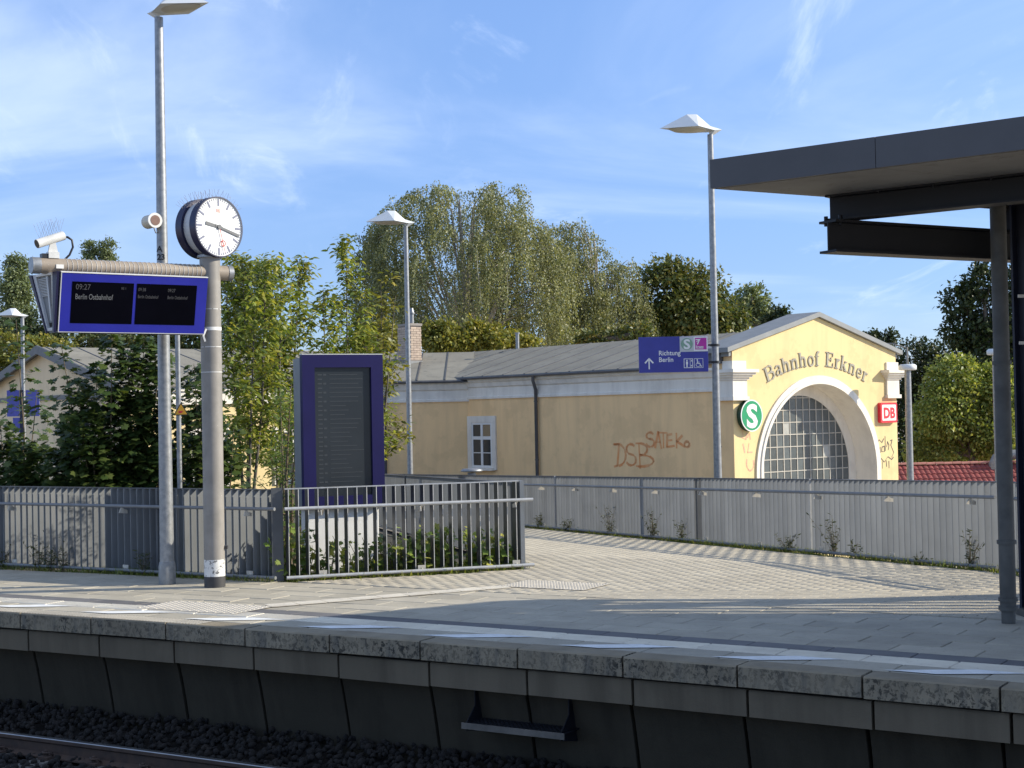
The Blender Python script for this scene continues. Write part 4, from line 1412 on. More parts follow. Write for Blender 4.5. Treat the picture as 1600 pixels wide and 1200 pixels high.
for a, b in ((y0 + .06, ym - .05), (ym + .05, y1 - .06)):
    for c, d in ((z0 + .07, zmid - .012), (zmid + .012, zt_ - .05), (zt_ + .05, z1 - .06)):
        q = MB(); q.span(-0.018, -0.010, a + .002, b - .002, c + .002, d - .002); q.build('pane', M['pane_reflection'] if (a < ym - .1 and c > zt_) else M['glass'], wsur)
    q = MB(); q.span(-0.028, -0.0095, a, b, zmid - .012, zmid + .012); q.build('glazing_bar', M['white_frame'], wsur)
# graffiti on the long wall (y is distance along the wall, runs to the left in view)
def strokes(lines, y_start, z0, sc, w, mat, slant=0.0, plane='side', x0=0):
    q = MB()
    for ln in lines:
        if plane == 'side':
            pts = [(-0.004, y_start - x * sc, z0 + z * sc) for x, z in ln]; nr = (-1, 0, 0)
        else:
            pts = [(x0 + x * sc, -0.004, z0 + z * sc) for x, z in ln]; nr = (0, -1, 0)
        q.ribbon(pts, w, nr, 0.0, True)
    H_(q, 'graffiti', mat, kind=None)
def arc(cx, cz, rx, rz, a0, a1, n=8):
    return [(cx + rx * math.cos(R(a0 + (a1 - a0) * i / n)), cz + rz * math.sin(R(a0 + (a1 - a0) * i / n))) for i in range(n + 1)]
strokes([[(.0, 1.0), (.35, 1.0), (.22, .0), (.0, -.05)], [(.0, 1.0)] + arc(.25, .5, .55, .52, 80, -80),
         arc(1.15, .78, .3, .24, 40, 270) + arc(1.15, .28, .34, .26, 90, -150),
         [(1.7, 1.05), (1.75, -.1)], [(1.5, 1.05)] + arc(1.75, .78, .5, .28, 80, -90) + arc(1.8, .25, .85, .27, 90, -100) + [(1.5, .0)]], 4.42, 0.50, 0.58, 0.052, M['graffiti_orange'])
strokes([arc(.35, .75, .32, .22, 30, 270) + arc(.35, .3, .38, .26, 90, -160), [(.8, 0), (1.1, 1.0), (1.35, -.05)], [(.85, .35), (1.3, .35)],
         [(1.2, .95), (1.9, .92)], [(1.55, .95), (1.55, 0)], [(2.3, .85), (1.9, .8), (1.85, .05), (2.5, .12)], [(1.9, .45), (2.3, .48)],
         [(2.7, .9), (2.7, 0)], [(3.2, .75), (2.72, .4), (3.4, .08)] + arc(3.6, .22, .22, .18, -90, 200)], 3.15, 1.0, 0.42, 0.052, M['graffiti_orange'])
strokes([[(.0, 1.2), (.12, .95)], [(.05, .6), (.3, .25)], [(-.1, .6), (-.06, .56)], [(-.05, .3), (-.02, -.3)], [(.3, .1), (.34, .06)], arc(.1, -.7, .2, .25, 100, 330), [(-.08, .05), (-.03, .0)]], 0.62, 1.0, 0.55, 0.03, M['graffiti_black'])
strokes([[(0, .2), (.2, .5), (.5, .3), (.7, .55)], [(.1, 0), (.15, -.3), (.3, -.35), (.3, 0)], [(.5, .0), (.45, -.3), (.75, -.3), (.75, .05), (.5, .0)], [(.85, .7), (.85, -.25)], [(1.0, .0), (1.1, .35), (1.25, .1), (1.15, -.2)], [(1.4, .4), (1.6, .45), (1.45, .1), (1.75, -.4), (1.5, -.7)],
         [(0, -.9), (.4, -.75), (.7, -1.0), (1.1, -.65), (1.5, -.85), (1.7, -.7)], [(.5, -.95), (.5, -1.4)], [(.9, -.9), (.95, -1.3)], [(1.2, -.95), (1.2, -1.4)]], 0, 0.85, 0.42, 0.022, M['graffiti_black'], plane='face', x0=5.78)
strokes([[(0, .8), (.1, .4)], [(0, .3), (.3, .2), (.35, .5)], [(.4, .3), (.55, .45), (.6, .2)], [(.1, 0), (.2, -.4)], [(.5, 0), (.4, -.4), (.7, -.4)], arc(.55, -.9, .25, .35, 150, 380)], 0, 1.1, 0.55, 0.03, M['graffiti_pink'], plane='face', x0=0.28)

# round S sign: a thing hung on the facade
def on_hall(x, y, z):
    c, s = math.cos(PHI), math.sin(PHI)
    return Vector((HALL_O.x + x * c - y * s, HALL_O.y + x * s + y * c, z))
sg = empty('round_sign', on_hall(0.50, -0.05, 1.81), PHI, 'round green sign with a white S beside the arch', 'sign')
q = MB(); q.cyl((0, 0.045, 0), 0.40, -0.0, 8) if False else None
q = MB(); q.cyl((0, 0.03, 0), 0.395, 0.135, 48, (0, -1, 0)); q.build('sign_casing', M['s_green_dark'], sg)
q = MB(); q.cyl((0, -0.1055, 0), 0.405, 0.012, 48, (0, -1, 0)); q.build('sign_rim', M['white'], sg)
q = MB(); q.cyl((0, -0.118, 0), 0.372, 0.004, 48, (0, -1, 0)); q.build('sign_face', M['s_green'], sg)
lettering('S', 0.80, 0.0, -0.124, -0.285, M['white'], sg, bold=0.028, xs=1.12, align='CENTER')
# DB sign
def rrect(w, h, r, n=6):
    pts = []
    for cx_, cz_, a in ((w / 2 - r, h / 2 - r, 0), (-w / 2 + r, h / 2 - r, 90), (-w / 2 + r, -h / 2 + r, 180), (w / 2 - r, -h / 2 + r, 270)):
        pts += [(cx_ + r * math.cos(R(a + 90 * i / n)), 0, cz_ + r * math.sin(R(a + 90 * i / n))) for i in range(n + 1)]
    return pts[::-1]
db = empty('railway_sign', on_hall(6.20, -0.02, 1.80), PHI, 'red and white rectangular sign reading DB on the facade edge', 'sign')
q = MB(); q.prism(rrect(0.74, 0.56, 0.06), (0, 0.015, 0), (0, -0.09, 0)); q.build('sign_casing', M['db_red'], db)
q = MB(); q.prism(rrect(0.62, 0.44, 0.03), (0, -0.0905, 0), (0, -0.094, 0)); q.build('sign_face', M['white'], db)
lettering('DB', 0.40, 0.0, -0.098, -0.145, M['db_red'], db, bold=0.016, align='CENTER', xs=0.98)

# ------------------------------------------------------------------ side wing seen between cabinet and hall
wing = empty('station_wing', (-4.0, 45.5, HZ), R(1.0), 'ochre side wing with grey roof joined to the station hall', 'building')
def W_(m, name, mt, parent=None):
    p = parent or wing
    return m.build(name, mt, p, (0, 0, -HZ) if p is wing else (0, 0, 0))
q = MB(); q.span(-0.6, 2.72, 0.0, 0.3, HZ, 2.40); W_(q, 'wall', M['yellow_shaded'])
q = MB()
prof = [(0.0, 2.38), (-0.05, 2.38), (-0.055, 2.44), (-0.02, 2.47), (-0.02, 2.72), (-0.07, 2.76), (-0.12, 2.90), (-0.12, 2.96), (0.0, 2.96)]
q.prism([(-0.6, y, z) for y, z in prof], (0, 0, 0), (3.3, 0, 0)); W_(q, 'frieze', M['white_trim'])
q = MB(); q.prism([(-0.62, y, z) for y, z in [(-0.13, 2.965), (-0.26, 2.965), (-0.27, 3.01), (-0.22, 3.05), (-0.1, 3.05)]], (0, 0, 0), (3.4, 0, 0)); W_(q, 'gutter', M['gutter'])
q = MB(); q.prism([(-0.65, -0.22, 3.05), (2.8, -0.22, 3.05), (2.8, 4.6, 4.1), (-0.65, 4.6, 4.1)], (0, 0, -0.06), (0, 0, 0)); wr = W_(q, 'roof', M['roof'])
for i in range(4):
    x0 = -0.65 + i * 0.86
    q = MB(); q.prism([(x0 - .02, -0.23, 3.052), (x0 + .02, -0.23, 3.052), (x0 + .02, 4.6, 4.103), (x0 - .02, 4.6, 4.103)], (0, 0, 0), (0, 0, 0.016)); q.build('roof_seam', M['gutter'], wr)
q = MB(); q.tube([(0.18, -0.2, 2.98), (0.18, -0.2, 2.85), (0.05, -0.08, 2.55), (0.05, -0.08, HZ + 0.1)], 0.05, 10); W_(q, 'down_pipe', M['gutter'])
# chimney of pale brick on the wing roof
chn = empty('chimney_stack', (-3.36, 48.6, 3.5), R(39), 'pale brick chimney with a small metal flue on the station roof', 'chimney')
q = MB(); q.span(-0.21, 0.21, -0.36, 0.36, 0.0, 1.42); q.build('chimney_core', M['mortar'], chn)
q = MB()
for k in range(14):
    z0 = 0.30 + k * 0.078
    of = 0.0 if k % 2 else 0.12
    for y in np.arange(-0.36 - of, 0.36, 0.24):
        a_, b_ = max(-0.372, y + 0.006), min(0.372, y + 0.234)
        if b_ - a_ > 0.03:
            q.span(-0.222, -0.2, a_, b_, z0, z0 + 0.068); q.span(0.2, 0.222, a_, b_, z0, z0 + 0.068)
    for x in np.arange(-0.21 - of, 0.21, 0.24):
        a_, b_ = max(-0.198, x + 0.006), min(0.198, x + 0.234)
        if b_ - a_ > 0.03:
            q.span(a_, b_, -0.374, -0.352, z0, z0 + 0.068)
q.build('brick', M['brick'], chn, kind='stuff')
q = MB(); q.span(-0.24, 0.24, -0.40, 0.40, 1.42, 1.50); q.build('chimney_cap', M['mortar'], chn)
q = MB(); q.span(-0.235, 0.235, -0.39, 0.39, 0.10, 0.26); q.build('lead_flashing', M['zinc'], chn)
q = MB(); q.tube([(0.02, -0.12, 1.5), (0.02, -0.12, 1.83)], 0.075, 12); q.tube([(0.02, -0.12, 1.83), (0.02, -0.12, 1.87)], 0.11, 12); q.tube([(0.02, -0.12, 1.87), (0.02, -0.12, 2.02)], [0.085, 0.06], 12); q.build('flue', M['galv'], chn)

# ------------------------------------------------------------------ far left wing: gable end and sunlit wall
GB = empty('gable_building', (-10.84, 40.93, HZ), PHI, 'low ochre building with a grey gable roof behind the bushes', 'building')
HW = 5.5; GE, GRD = 2.98, 4.22
def G_(m, name, mt, parent=None):
    p = parent or GB
    return m.build(name, mt, p, (0, 0, -HZ) if p is GB else (0, 0, 0))
GL_ = 9.4
q = MB(); q.add([(0, 0, HZ), (0, 0, GE), (0, HW, GRD), (0, 2 * HW, GE), (0, 2 * HW, HZ)], [(0, 1, 2, 3, 4)]); G_(q, 'gable_wall', M['ochre_grey'])
q = MB(); q.add([(0, 0, HZ), (GL_, 0, HZ), (GL_, 0, GE), (0, 0, GE)], [(0, 1, 2, 3)]); G_(q, 'front_wall', M['yellow'])
q = MB(); q.add([(GL_, 0, HZ), (GL_, 2 * HW, HZ), (GL_, 2 * HW, GE), (GL_, HW, GRD), (GL_, 0, GE)], [(0, 1, 2, 3, 4)]); q.add([(0, 2 * HW, HZ), (0, 2 * HW, GE), (GL_, 2 * HW, GE), (GL_, 2 * HW, HZ)], [(0, 1, 2, 3)]); G_(q, 'rear_wall', M['ochre_grey'])
q = MB(); q.prism([(-0.25, -0.25, GE + 0.0), (GL_ + 4, -0.25, GE + 0.0), (GL_ + 4, HW, GRD + 0.06), (-0.25, HW, GRD + 0.06)], (0, 0, -0.05), (0, 0, 0.02)); gr2 = G_(q, 'roof', M['roof'])
q = MB(); q.prism([(-0.25, HW, GRD + 0.06), (GL_ + 4, HW, GRD + 0.06), (GL_ + 4, 2 * HW + .25, GE), (-0.25, 2 * HW + .25, GE)], (0, 0, -0.05), (0, 0, 0.02)); q.build('roof_slope', M['roof'], gr2)
for i in range(14):
    x = i * 1.0
    q = MB(); q.prism([(x - .02, -0.25, GE + .02), (x + .02, -0.25, GE + .02), (x + .02, HW, GRD + .08), (x - .02, HW, GRD + .08)], (0, 0, 0), (0, 0, 0.016)); q.build('roof_seam', M['gutter'], gr2)
for ya, za, yb, zb in ((-0.3, GE - 0.02, HW, GRD + 0.07), (2 * HW + 0.3, GE - 0.02, HW, GRD + 0.07)):
    q = MB()
    poly = [(0, ya, za - 0.20), (0, ya, za + 0.06), (0, yb, zb + 0.06), (0, yb, zb - 0.20)]
    q.prism(poly, (-0.31, 0, 0), (-0.24, 0, 0)); q.build('verge_board', M['gutter'], gr2)
q = MB(); q.span(-0.05, 0.0, 0.2, 2 * HW - 0.2, 2.66, 2.80); G_(q, 'string_course', M['gutter'])
q = MB(); q.span(0.0, GL_, -0.10, 0.0, 2.42, 2.93); q.span(0.0, GL_, -0.16, -0.1, 2.80, 2.93); G_(q, 'frieze', M['white_trim'])
for x in (2.6, 5.4, 8.0):
    q = MB(); q.span(x - 0.65, x + 0.65, -0.06, 0.0, 0.0, 1.75); wq = G_(q, 'window', M['white_trim'])
    q = MB(); q.span(x - 0.46, x - 0.03, -0.075, -0.062, 0.2, 1.55); q.build('pane', M['glass'], wq)
    q = MB(); q.span(x + 0.03, x + 0.46, -0.075, -0.062, 0.2, 1.55); q.build('pane', M['glass'], wq)

# ------------------------------------------------------------------ tiled roof building on the right
TR = empty('tiled_building', (14.0, 56.0, HZ), R(1.5), 'low building with a red clay tile roof right of the station hall', 'building')
q = MB(); q.span(0.3, 9.0, 0.6, 6.4, 0, 1.0); q.build('wall', M['brick_red'], TR)
zr = -0.42 - HZ
pit = math.tan(R(32))
q = MB(); q.prism([(0, 0, zr - 3.5 * pit), (9.4, 0, zr - 3.5 * pit), (9.4, 3.5, zr), (0, 3.5, zr)], (0, 0, -0.08), (0, 0, -0.02)); q.prism([(0, 3.5, zr), (9.4, 3.5, zr), (9.4, 7, zr - 3.5 * pit), (0, 7, zr - 3.5 * pit)], (0, 0, -0.08), (0, 0, -0.02)); trf = q.build('roof', M['tile'], TR)
q = MB()
for r in range(12):
    for c in range(44):
        x = 0.01 + c * 0.213; y = 3.46 - r * 0.285
        z = zr - (3.5 - y) * pit
        y2 = y - 0.31; z2 = z - 0.31 * pit
        up = 0.045
        for f0, f1, h0, h1 in ((0, .35, 0.0, 0.028), (.35, .7, .028, .028), (.7, 1, .028, 0.0)):
            xa, xb = x + f0 * 0.205, x + f1 * 0.205
            q.add([(xa, y, z + h0), (xb, y, z + h1), (xb, y2, z2 + h1 + up), (xa, y2, z2 + h0 + up)], [(3, 2, 1, 0)])
            q.add([(xa, y2, z2 + h0 + up), (xb, y2, z2 + h1 + up), (xb, y2, z2 + h1), (xa, y2, z2 + h0)], [(3, 2, 1, 0)])
q.build('tile', M['tile_stuff'], TR, kind='stuff')
q = MB()
pr_ = [(0, 3.5 + 0.13 * math.cos(R(a)), zr + 0.09 * math.sin(R(a))) for a in range(0, 181, 30)]
q.prism(pr_[::-1], (0, 0, 0), (0.34, 0, 0))
me_rt = q.mesh('ridge_tile', M['tile_ridge'])
for i in range(26):
    link('ridge_tile', me_rt, None, TR, (i * 0.355, 0, 0.006 * (i % 2)), (0, R(-1.5), 0))
q = MB(); q.span(0.05, 0.42, 3.2, 3.7, zr - 0.4, zr + 0.42); q.span(0.0, 0.47, 3.15, 3.75, zr + 0.42, zr + 0.5); q.build('chimney', M['brick_red'], TR)
vp = empty('duct_pipe', (19.35, 59.4, HZ), 0, 'pale grey bent metal duct above the red tile roof', 'duct')
q = MB(); q.tube([(0, 0, 2.2), (0, 0, 2.75), (0.12, 0, 3.0), (0.35, 0, 3.10), (0.9, 0, 3.12), (1.6, 0, 3.12)], 0.20, 16); q.build('duct', M['galv_old'], vp)

# ------------------------------------------------------------------ street lamps with folded shades
def shade_lamp(base, top_z, ang, label, rb=0.085, rt=0.055, length=1.0, foot=True, group='platform lamps with folded white shades', mark_band=None):
    bx, by, bz = base
    root = empty('street_lamp', base, 0, label, 'street lamp', group)
    q = MB(); q.tube([(0, 0, 0), (0, 0, (top_z - bz) * 0.45), (0, 0, top_z - bz)], [rb, rb * 0.82, rt], 20)
    q.build('pole', M['galv'], root)
    if foot:
        q = MB(); q.tube([(0, 0, 0), (0, 0, 0.22), (0, 0, 0.27)], [rb + 0.016, rb + 0.014, rb + 0.002], 20); q.build('pole_sleeve', M['galv_old'], root)
    d = Vector((math.cos(ang), math.sin(ang), 0)); w = Vector((-d.y, d.x, 0))
    z = Vector((0, 0, 1)); o = Vector((0, 0, top_z - bz))
    Lh = length
    def pt(a, b, h): return o + d * (a * Lh) + w * (b * Lh) + z * (h * Lh)
    # head: long folded sheet pyramid
    base_ = [pt(-0.06, -0.10, 0.06), pt(0.30, -0.33, 0.09), pt(0.92, 0.0, 0.10), pt(0.30, 0.33, 0.09), pt(-0.06, 0.10, 0.06)]
    ridge = [pt(0.24, 0, 0.36), pt(0.42, 0, 0.355)]
    m = MB()
    m.add(base_ + ridge, [(0, 1, 5), (1, 2, 6), (1, 6, 5), (2, 3, 6), (3, 4, 5), (3, 5, 6), (4, 0, 5), (0, 4, 3, 2, 1)])
    hd = m.build('lamp_head', M['lamp_shade'], root)
    m = MB()
    tail = [pt(-0.06, -0.10, 0.062), pt(-0.06, 0.10, 0.062), pt(-0.22, 0, 0.09), pt(0.02, 0, -0.06), pt(0.02, 0, 0.16)]
    m.add(tail, [(0, 2, 4), (2, 1, 4), (0, 3, 2), (2, 3, 1), (0, 4, 3), (1, 3, 4)])
    m.build('tail_fin', M['lamp_shade'], hd)
    m = MB()
    # shallow bowl under the head
    rim = []
    n = 16
    for k in range(n):
        a = 2 * PI * k / n
        rim.append(pt(0.40 + 0.36 * math.cos(a), 0.20 * math.sin(a) * (1 - 0.25 * math.cos(a)), 0.088))
    r2_ = [pt(0.40 + 0.25 * math.cos(2 * PI * k / n), 0.13 * math.sin(2 * PI * k / n), 0.045) for k in range(n)]
    r3_ = [pt(0.40, 0, 0.03)]
    m.add(rim + r2_ + r3_, [(k, (k + 1) % n, n + (k + 1) % n, n + k) for k in range(n)] + [(n + k, n + (k + 1) % n, 2 * n) for k in range(n)], True)
    m.build('lamp_bowl', M['lamp_bowl'], hd)
    return root


lamp_near = shade_lamp((-4.25, 17.99, 0), 6.94, R(-25), 'tall lamp post with loudspeaker, standing on the platform beside the clock post', 0.088, 0.052, 0.82)
shade_lamp((3.60, 26.0, -1.2), 6.86, R(188), 'tall lamp post carrying the direction sign in front of the station hall', 0.078, 0.052, 1.0, False)
shade_lamp((-2.67, 38.0, -1.6), 6.88, R(192), 'thin lamp post between the blue timetable cabinet and the chimney', 0.085, 0.055, 1.12, False)
c = at(35, 497, 37.0)
shade_lamp((c.x, 37.0, HZ), c.z, R(190), 'lamp post with blue panels in front of the gable building', 0.062, 0.045, 0.70, False)

def round_lamp(X, Y, topz, r, label, rp):
    root = empty('round_lamp', (X, Y, HZ), 0, label, 'street lamp', 'round topped street lamps')
    q = MB(); q.tube([(0, 0, 0), (0, 0, topz - HZ)], [rp * 1.15, rp], 12); q.build('pole', M['galv'], root)
    q = MB(); q.lathe([(0.001, topz - HZ + 0.30 * r), (r * 0.8, topz - HZ + 0.28 * r), (r, topz - HZ + 0.1 * r), (r, topz - HZ - 0.32 * r), (r * 0.85, topz - HZ - 0.40 * r), (0.001, topz - HZ - 0.40 * r)][::-1], 24); q.build('lamp_head', M['lamp_shade'], root)
c = at(1418, 573, 40); round_lamp(c.x, c.y, c.z, 0.24, 'round topped lamp right beside the facade edge', 0.085)
c = at(1556, 549, 33); round_lamp(c.x, c.y, c.z, 0.20, 'round topped lamp close to the canopy column', 0.085)
# far slim street light with bracket arm
c = at(1417, 542, 70)
fl = empty('far_street_light', (c.x, c.y, HZ), 0, 'slim distant street light with a side arm above the trees', 'street light')
q = MB(); q.tube([(0, 0, 0), (0, 0, c.z - HZ)], [0.09, 0.05], 8); q.build('pole', M['galv_old'], fl)
q = MB(); q.tube([(0, 0, c.z - HZ - 0.05), (-0.6, 0, c.z - HZ + 0.13)], 0.035, 6); q.box((-0.75, 0, c.z - HZ + 0.17), (0.4, 0.15, 0.07)); q.build('arm', M['galv_old'], fl)
# low lamp/vent in front of the window
c = at(737, 733, 34)
bl = empty('bollard_lamp', (c.x, c.y, -0.6), 0, 'low mushroom shaped metal lamp in front of the small window', 'bollard lamp')
q = MB(); q.cyl((0, 0, -2.0), 0.10, 2.0 + c.z + 0.6 - 0.08, 12); q.build('stem', M['galv_old'], bl)
q = MB(); h_ = c.z + 0.6; q.lathe([(0.001, h_ + 0.02), (0.2, h_ + 0.01), (0.26, h_ - 0.03), (0.24, h_ - 0.06), (0.001, h_ - 0.07)][::-1], 20); q.build('cap', M['galv'], bl)

# loudspeaker on the near lamp
sp_ = empty('loudspeaker', (-4.33, 17.90, 4.42), R(0), 'cream cylindrical loudspeaker fixed to the tall lamp post', 'loudspeaker')
ax = Vector((0.62, -0.78, 0)).normalized()
q = MB(); q.cyl(-ax * 0.10 - Vector((0.03, 0, 0)), 0.083, 0.20, 24, ax); q.build('housing', M['cream'], sp_)
q = MB(); q.cyl(ax * 0.10 - Vector((0.03, 0, 0)), 0.092, 0.02, 24, ax); q.build('rim', M['tape'], sp_)
q = MB(); q.cyl(ax * 0.1205 - Vector((0.03, 0, 0)), 0.062, 0.003, 24, ax); q.build('grille', M['speaker_cone'], sp_)
q = MB(); q.box((0.055, 0.06, 0.06), (0.03, 0.14, 0.03)); q.tube([(-0.0, 0, -0.07), (0.02, 0.02, -0.14), (0.06, 0.06, -0.13), (0.07, 0.08, -0.05)], 0.008, 6); q.build('bracket', M['galv_old'], sp_)
# number plate on the lamp
lettering('A\n23', 0.10, -4.27 + 4.25 - 0.03, -0.075, 4.05, M['black'], lamp_near, bold=0.003)

# ------------------------------------------------------------------ direction sign on the second lamp
ds = empty('direction_sign', (2.235, 25.80, 2.655), R(0.5), 'blue direction sign reading Richtung Berlin with a white arrow', 'sign')
SW, SH = 1.215, 0.625
q = MB(); q.span(0, SW, 0, 0.05, 0, SH); bevel(q.build('sign_board', M['sign_blue'], ds), 0.004)
q = MB(); q.span(0.72, SW - 0.002, -0.003, -0.001, SH - 0.27, SH - 0.003); q.build('sign_panel', M['silver_panel'], ds)
q = MB(); q.span(0.965, SW - 0.006, -0.0055, -0.0035, SH - 0.26, SH - 0.008); q.build('sticker_border', M['white'], ds)
q = MB(); q.span(0.99, SW - 0.025, -0.008, -0.006, SH - 0.235, SH - 0.03); q.build('sticker', M['magenta'], ds)
q = MB(); q.cyl((0.845, -0.0035, SH - 0.135), 0.105, 0.002, 32, (0, -1, 0)); q.build('logo_disc', M['s_green_pale'], ds)
lettering('S', 0.235, 0.845, -0.0065, SH - 0.218, M['white'], ds, bold=0.007, align='CENTER', xs=1.1)
lettering('Richtung\nBerlin', 0.118, 0.345, -0.003, 0.30, M['white'], ds, bold=0.0015, xs=0.93, line=0.98)
lettering('Ersatz', 0.055, 1.0, -0.0105, SH - 0.205, M['white'], ds, bold=0.0015)
q = MB(); q.ribbon([(1.005, -0.0105, SH - 0.06), (1.07, -0.0105, SH - 0.06), (1.03, -0.0105, SH - 0.14)], 0.018, (0, -1, 0), 0); q.ribbon([(1.015, -0.0105, SH - 0.10), (1.08, -0.0105, SH - 0.05)], 0.012, (0, -1, 0), 0.0005); q.ribbon([(1.005, -0.0105, SH - 0.222), (1.13, -0.0105, SH - 0.222)], 0.008, (0, -1, 0), 0); q.build('sticker_print', M['white'], ds)
q = MB(); q.span(0.165, 0.187, -0.004, -0.002, 0.06, 0.24); q.ribbon([(0.108, -0.0045, 0.172), (0.176, -0.0045, 0.245), (0.244, -0.0045, 0.172)], 0.026, (0, -1, 0), 0); q.build('arrow', M['white'], ds)
# pictograms: lift and wheelchair
def frame(m, x0, x1, z0, z1, t, y0=-0.004, y1=-0.002):
    m.span(x0, x1, y0, y1, z0, z0 + t); m.span(x0, x1, y0, y1, z1 - t, z1); m.span(x0, x0 + t, y0, y1, z0 + t, z1 - t); m.span(x1 - t, x1, y0, y1, z0 + t, z1 - t)
q = MB(); frame(q, 0.785, 0.945, 0.07, 0.235, 0.010)
q.span(0.893, 0.90, -0.004, -0.002, 0.08, 0.225)
q.cyl((0.84, -0.002, 0.20), 0.014, 0.002, 12, (0, -1, 0)); q.span(0.822, 0.858, -0.004, -0.002, 0.135, 0.183); q.span(0.829, 0.851, -0.004, -0.002, 0.085, 0.135)
q.prism([(0.905, 0, 0.185), (0.935, 0, 0.185), (0.92, 0, 0.215)], (0, -0.002, 0), (0, -0.004, 0)); q.prism([(0.905, 0, 0.12), (0.92, 0, 0.09), (0.935, 0, 0.12)], (0, -0.002, 0), (0, -0.004, 0))
q.build('pictogram', M['white'], ds)
q = MB(); frame(q, 0.965, 1.125, 0.07, 0.235, 0.007)
q.ribbon([(x, -0.004, z) for x, z in arc(1.035, 0.125, 0.036, 0.036, 110, 350, 14)], 0.010, (0, -1, 0), 0)
q.cyl((1.022, -0.002, 0.21), 0.012, 0.002, 12, (0, -1, 0))
q.ribbon([(1.022, -0.0045, 0.195), (1.028, -0.0045, 0.145), (1.066, -0.0045, 0.145), (1.085, -0.0045, 0.095), (1.1, -0.0045, 0.10)], 0.014, (0, -1, 0), 0)
q.ribbon([(1.025, -0.005, 0.172), (1.058, -0.005, 0.170)], 0.010, (0, -1, 0), 0)
q.build('pictogram', M['white'], ds)
for z in (0.17, 0.47):
    q = MB(); q.box((1.27, 0.1, z), (0.14, 0.03, 0.03)); q.tube([(1.365, 0.2, z - 0.02), (1.365, 0.2, z + 0.02)], 0.088, 16); q.build('clamp', M['black'], ds)

# ------------------------------------------------------------------ clock post with boom
PX, PY = -3.58, 17.55
PH2 = R(35)
post = empty('clock_post', (PX, PY, 0), PH2, 'thick grey brown post with a long horizontal boom', 'post')
q = MB(); q.tube([(0, 0, 0), (0, 0, 3.92)], 0.122, 32); pc = q.build('post_tube', M['post_grey'], post)
for z0, z1, r, mt in ((0.0, 0.13, 0.1245, 'rubber'), (0.13, 0.33, 0.1235, 'tape_mark')):
    q = MB(); q.tube([(0, 0, z0), (0, 0, z1)], r, 32); q.build('post_band', M[mt], pc)
for z in (2.55, 2.85, 3.3):
    q = MB(); q.tube([(0, 0, z), (0, 0, z + 0.008)], 0.1238, 32); q.build('post_ring', M['tape_mark'], pc)
q = MB(); q.tube([(0, 0, 3.10 - 0.05), (0, 0, 3.14 - 0.05)], 0.1245, 32); q.ribbon([(-0.10, -0.09, 3.06), (-0.14, -0.1, 2.98), (-0.12, -0.1, 2.92)], 0.02, (-.3, -1, 0), 0.01); q.build('tied_tape', M['tape'], pc)
q = MB(); q.cyl((0.10, -0.07, 0.47), 0.022, 0.04, 10, (0.7, -0.7, 0)); q.build('cable_plug', M['rubber'], pc)
q = MB(); q.tube([(0, 0, 3.92), (0, 0, 3.95)], 0.15, 32); q.tube([(0, 0, 3.95), (0, 0, 3.99)], 0.09, 24); q.build('top_flange', M['galv'], pc)
q = MB(); q.tube([(-2.10, 0, 3.745), (0.26, 0, 3.745)], 0.0885, 24); boom = q.build('boom', M['wrap'], post)
for x0, x1 in ((-2.125, -2.03), (0.215, 0.275)):
    q = MB(); q.tube([(x0, 0, 3.745), (x1, 0, 3.745)], 0.0935, 24); q.build('boom_cap', M['galv'], boom)
q = MB()
for k in range(30):
    x = -1.75 + k * 0.055
    pts_ = [(x + 0.012 * math.sin(a * 1.0) + 0.004 * rnd.random(), 0.0905 * -math.sin(a), 3.745 + 0.0905 * math.cos(a)) for a in [R(-10 + 19 * i) for i in range(9)]]
    q.tube(pts_, 0.0026, 5, False)
q.build('wire_wrap', M['tape'], boom, kind='stuff')
q = MB(); q.box((-1.83, -0.092, 3.735), (0.085, 0.006, 0.045)); q.build('boom_label', M['tape'], boom)

# departure display: wedge shaped housing
dd = empty('departure_display', Vector((PX, PY, 3.0)), PH2, 'blue framed departure display hanging under the boom', 'display')
xL, xR = -1.87, -0.135
yT0, yB0 = -0.25, -0.10          # front face top / bottom
yT1, yB1 = 0.36, 0.12
zT, zB = 0.665, 0.0
def fr(u, v, o=0.0):
    """front plane: u 0..1 left-right, v 0..1 bottom-top, o outwards"""
    p0 = Vector((xL, yB0, zB)); ex = Vector((xR - xL, 0, 0)); ez = Vector((0, yT0 - yB0, zT - zB))
    nr = ez.normalized().cross(Vector((1, 0, 0))); nr = -nr if nr.y > 0 else nr
    return p0 + ex * u + ez * v + nr * o
def quadfr(m, u0, u1, v0, v1, o=0.0):
    m.add([fr(u0, v0, o), fr(u1, v0, o), fr(u1, v1, o), fr(u0, v1, o)], [(0, 1, 2, 3)])
xBk = -2.0
body = [(xL, yT0, zT), (xL - 0.0, yB0, zB), (xL - 0.02, yB1, zB), (xBk, yT1, zT)]
bodyR = [(xR, yT0, zT), (xR, yB0, zB), (xR, yB1, zB), (xR, yT1, zT)]
q = MB(); q.add(body + bodyR, [(0, 3, 7, 4), (1, 5, 6, 2), (3, 2, 6, 7), (4, 7, 6, 5)])
hs = q.build('housing', M['navy'], dd)
q = MB(); q.add([tuple(Vector(v) + Vector((0, 0, 0.0))) for v in body], [(0, 1, 2, 3)]); q.build('end_panel', M['kiosk_grey'], hs)
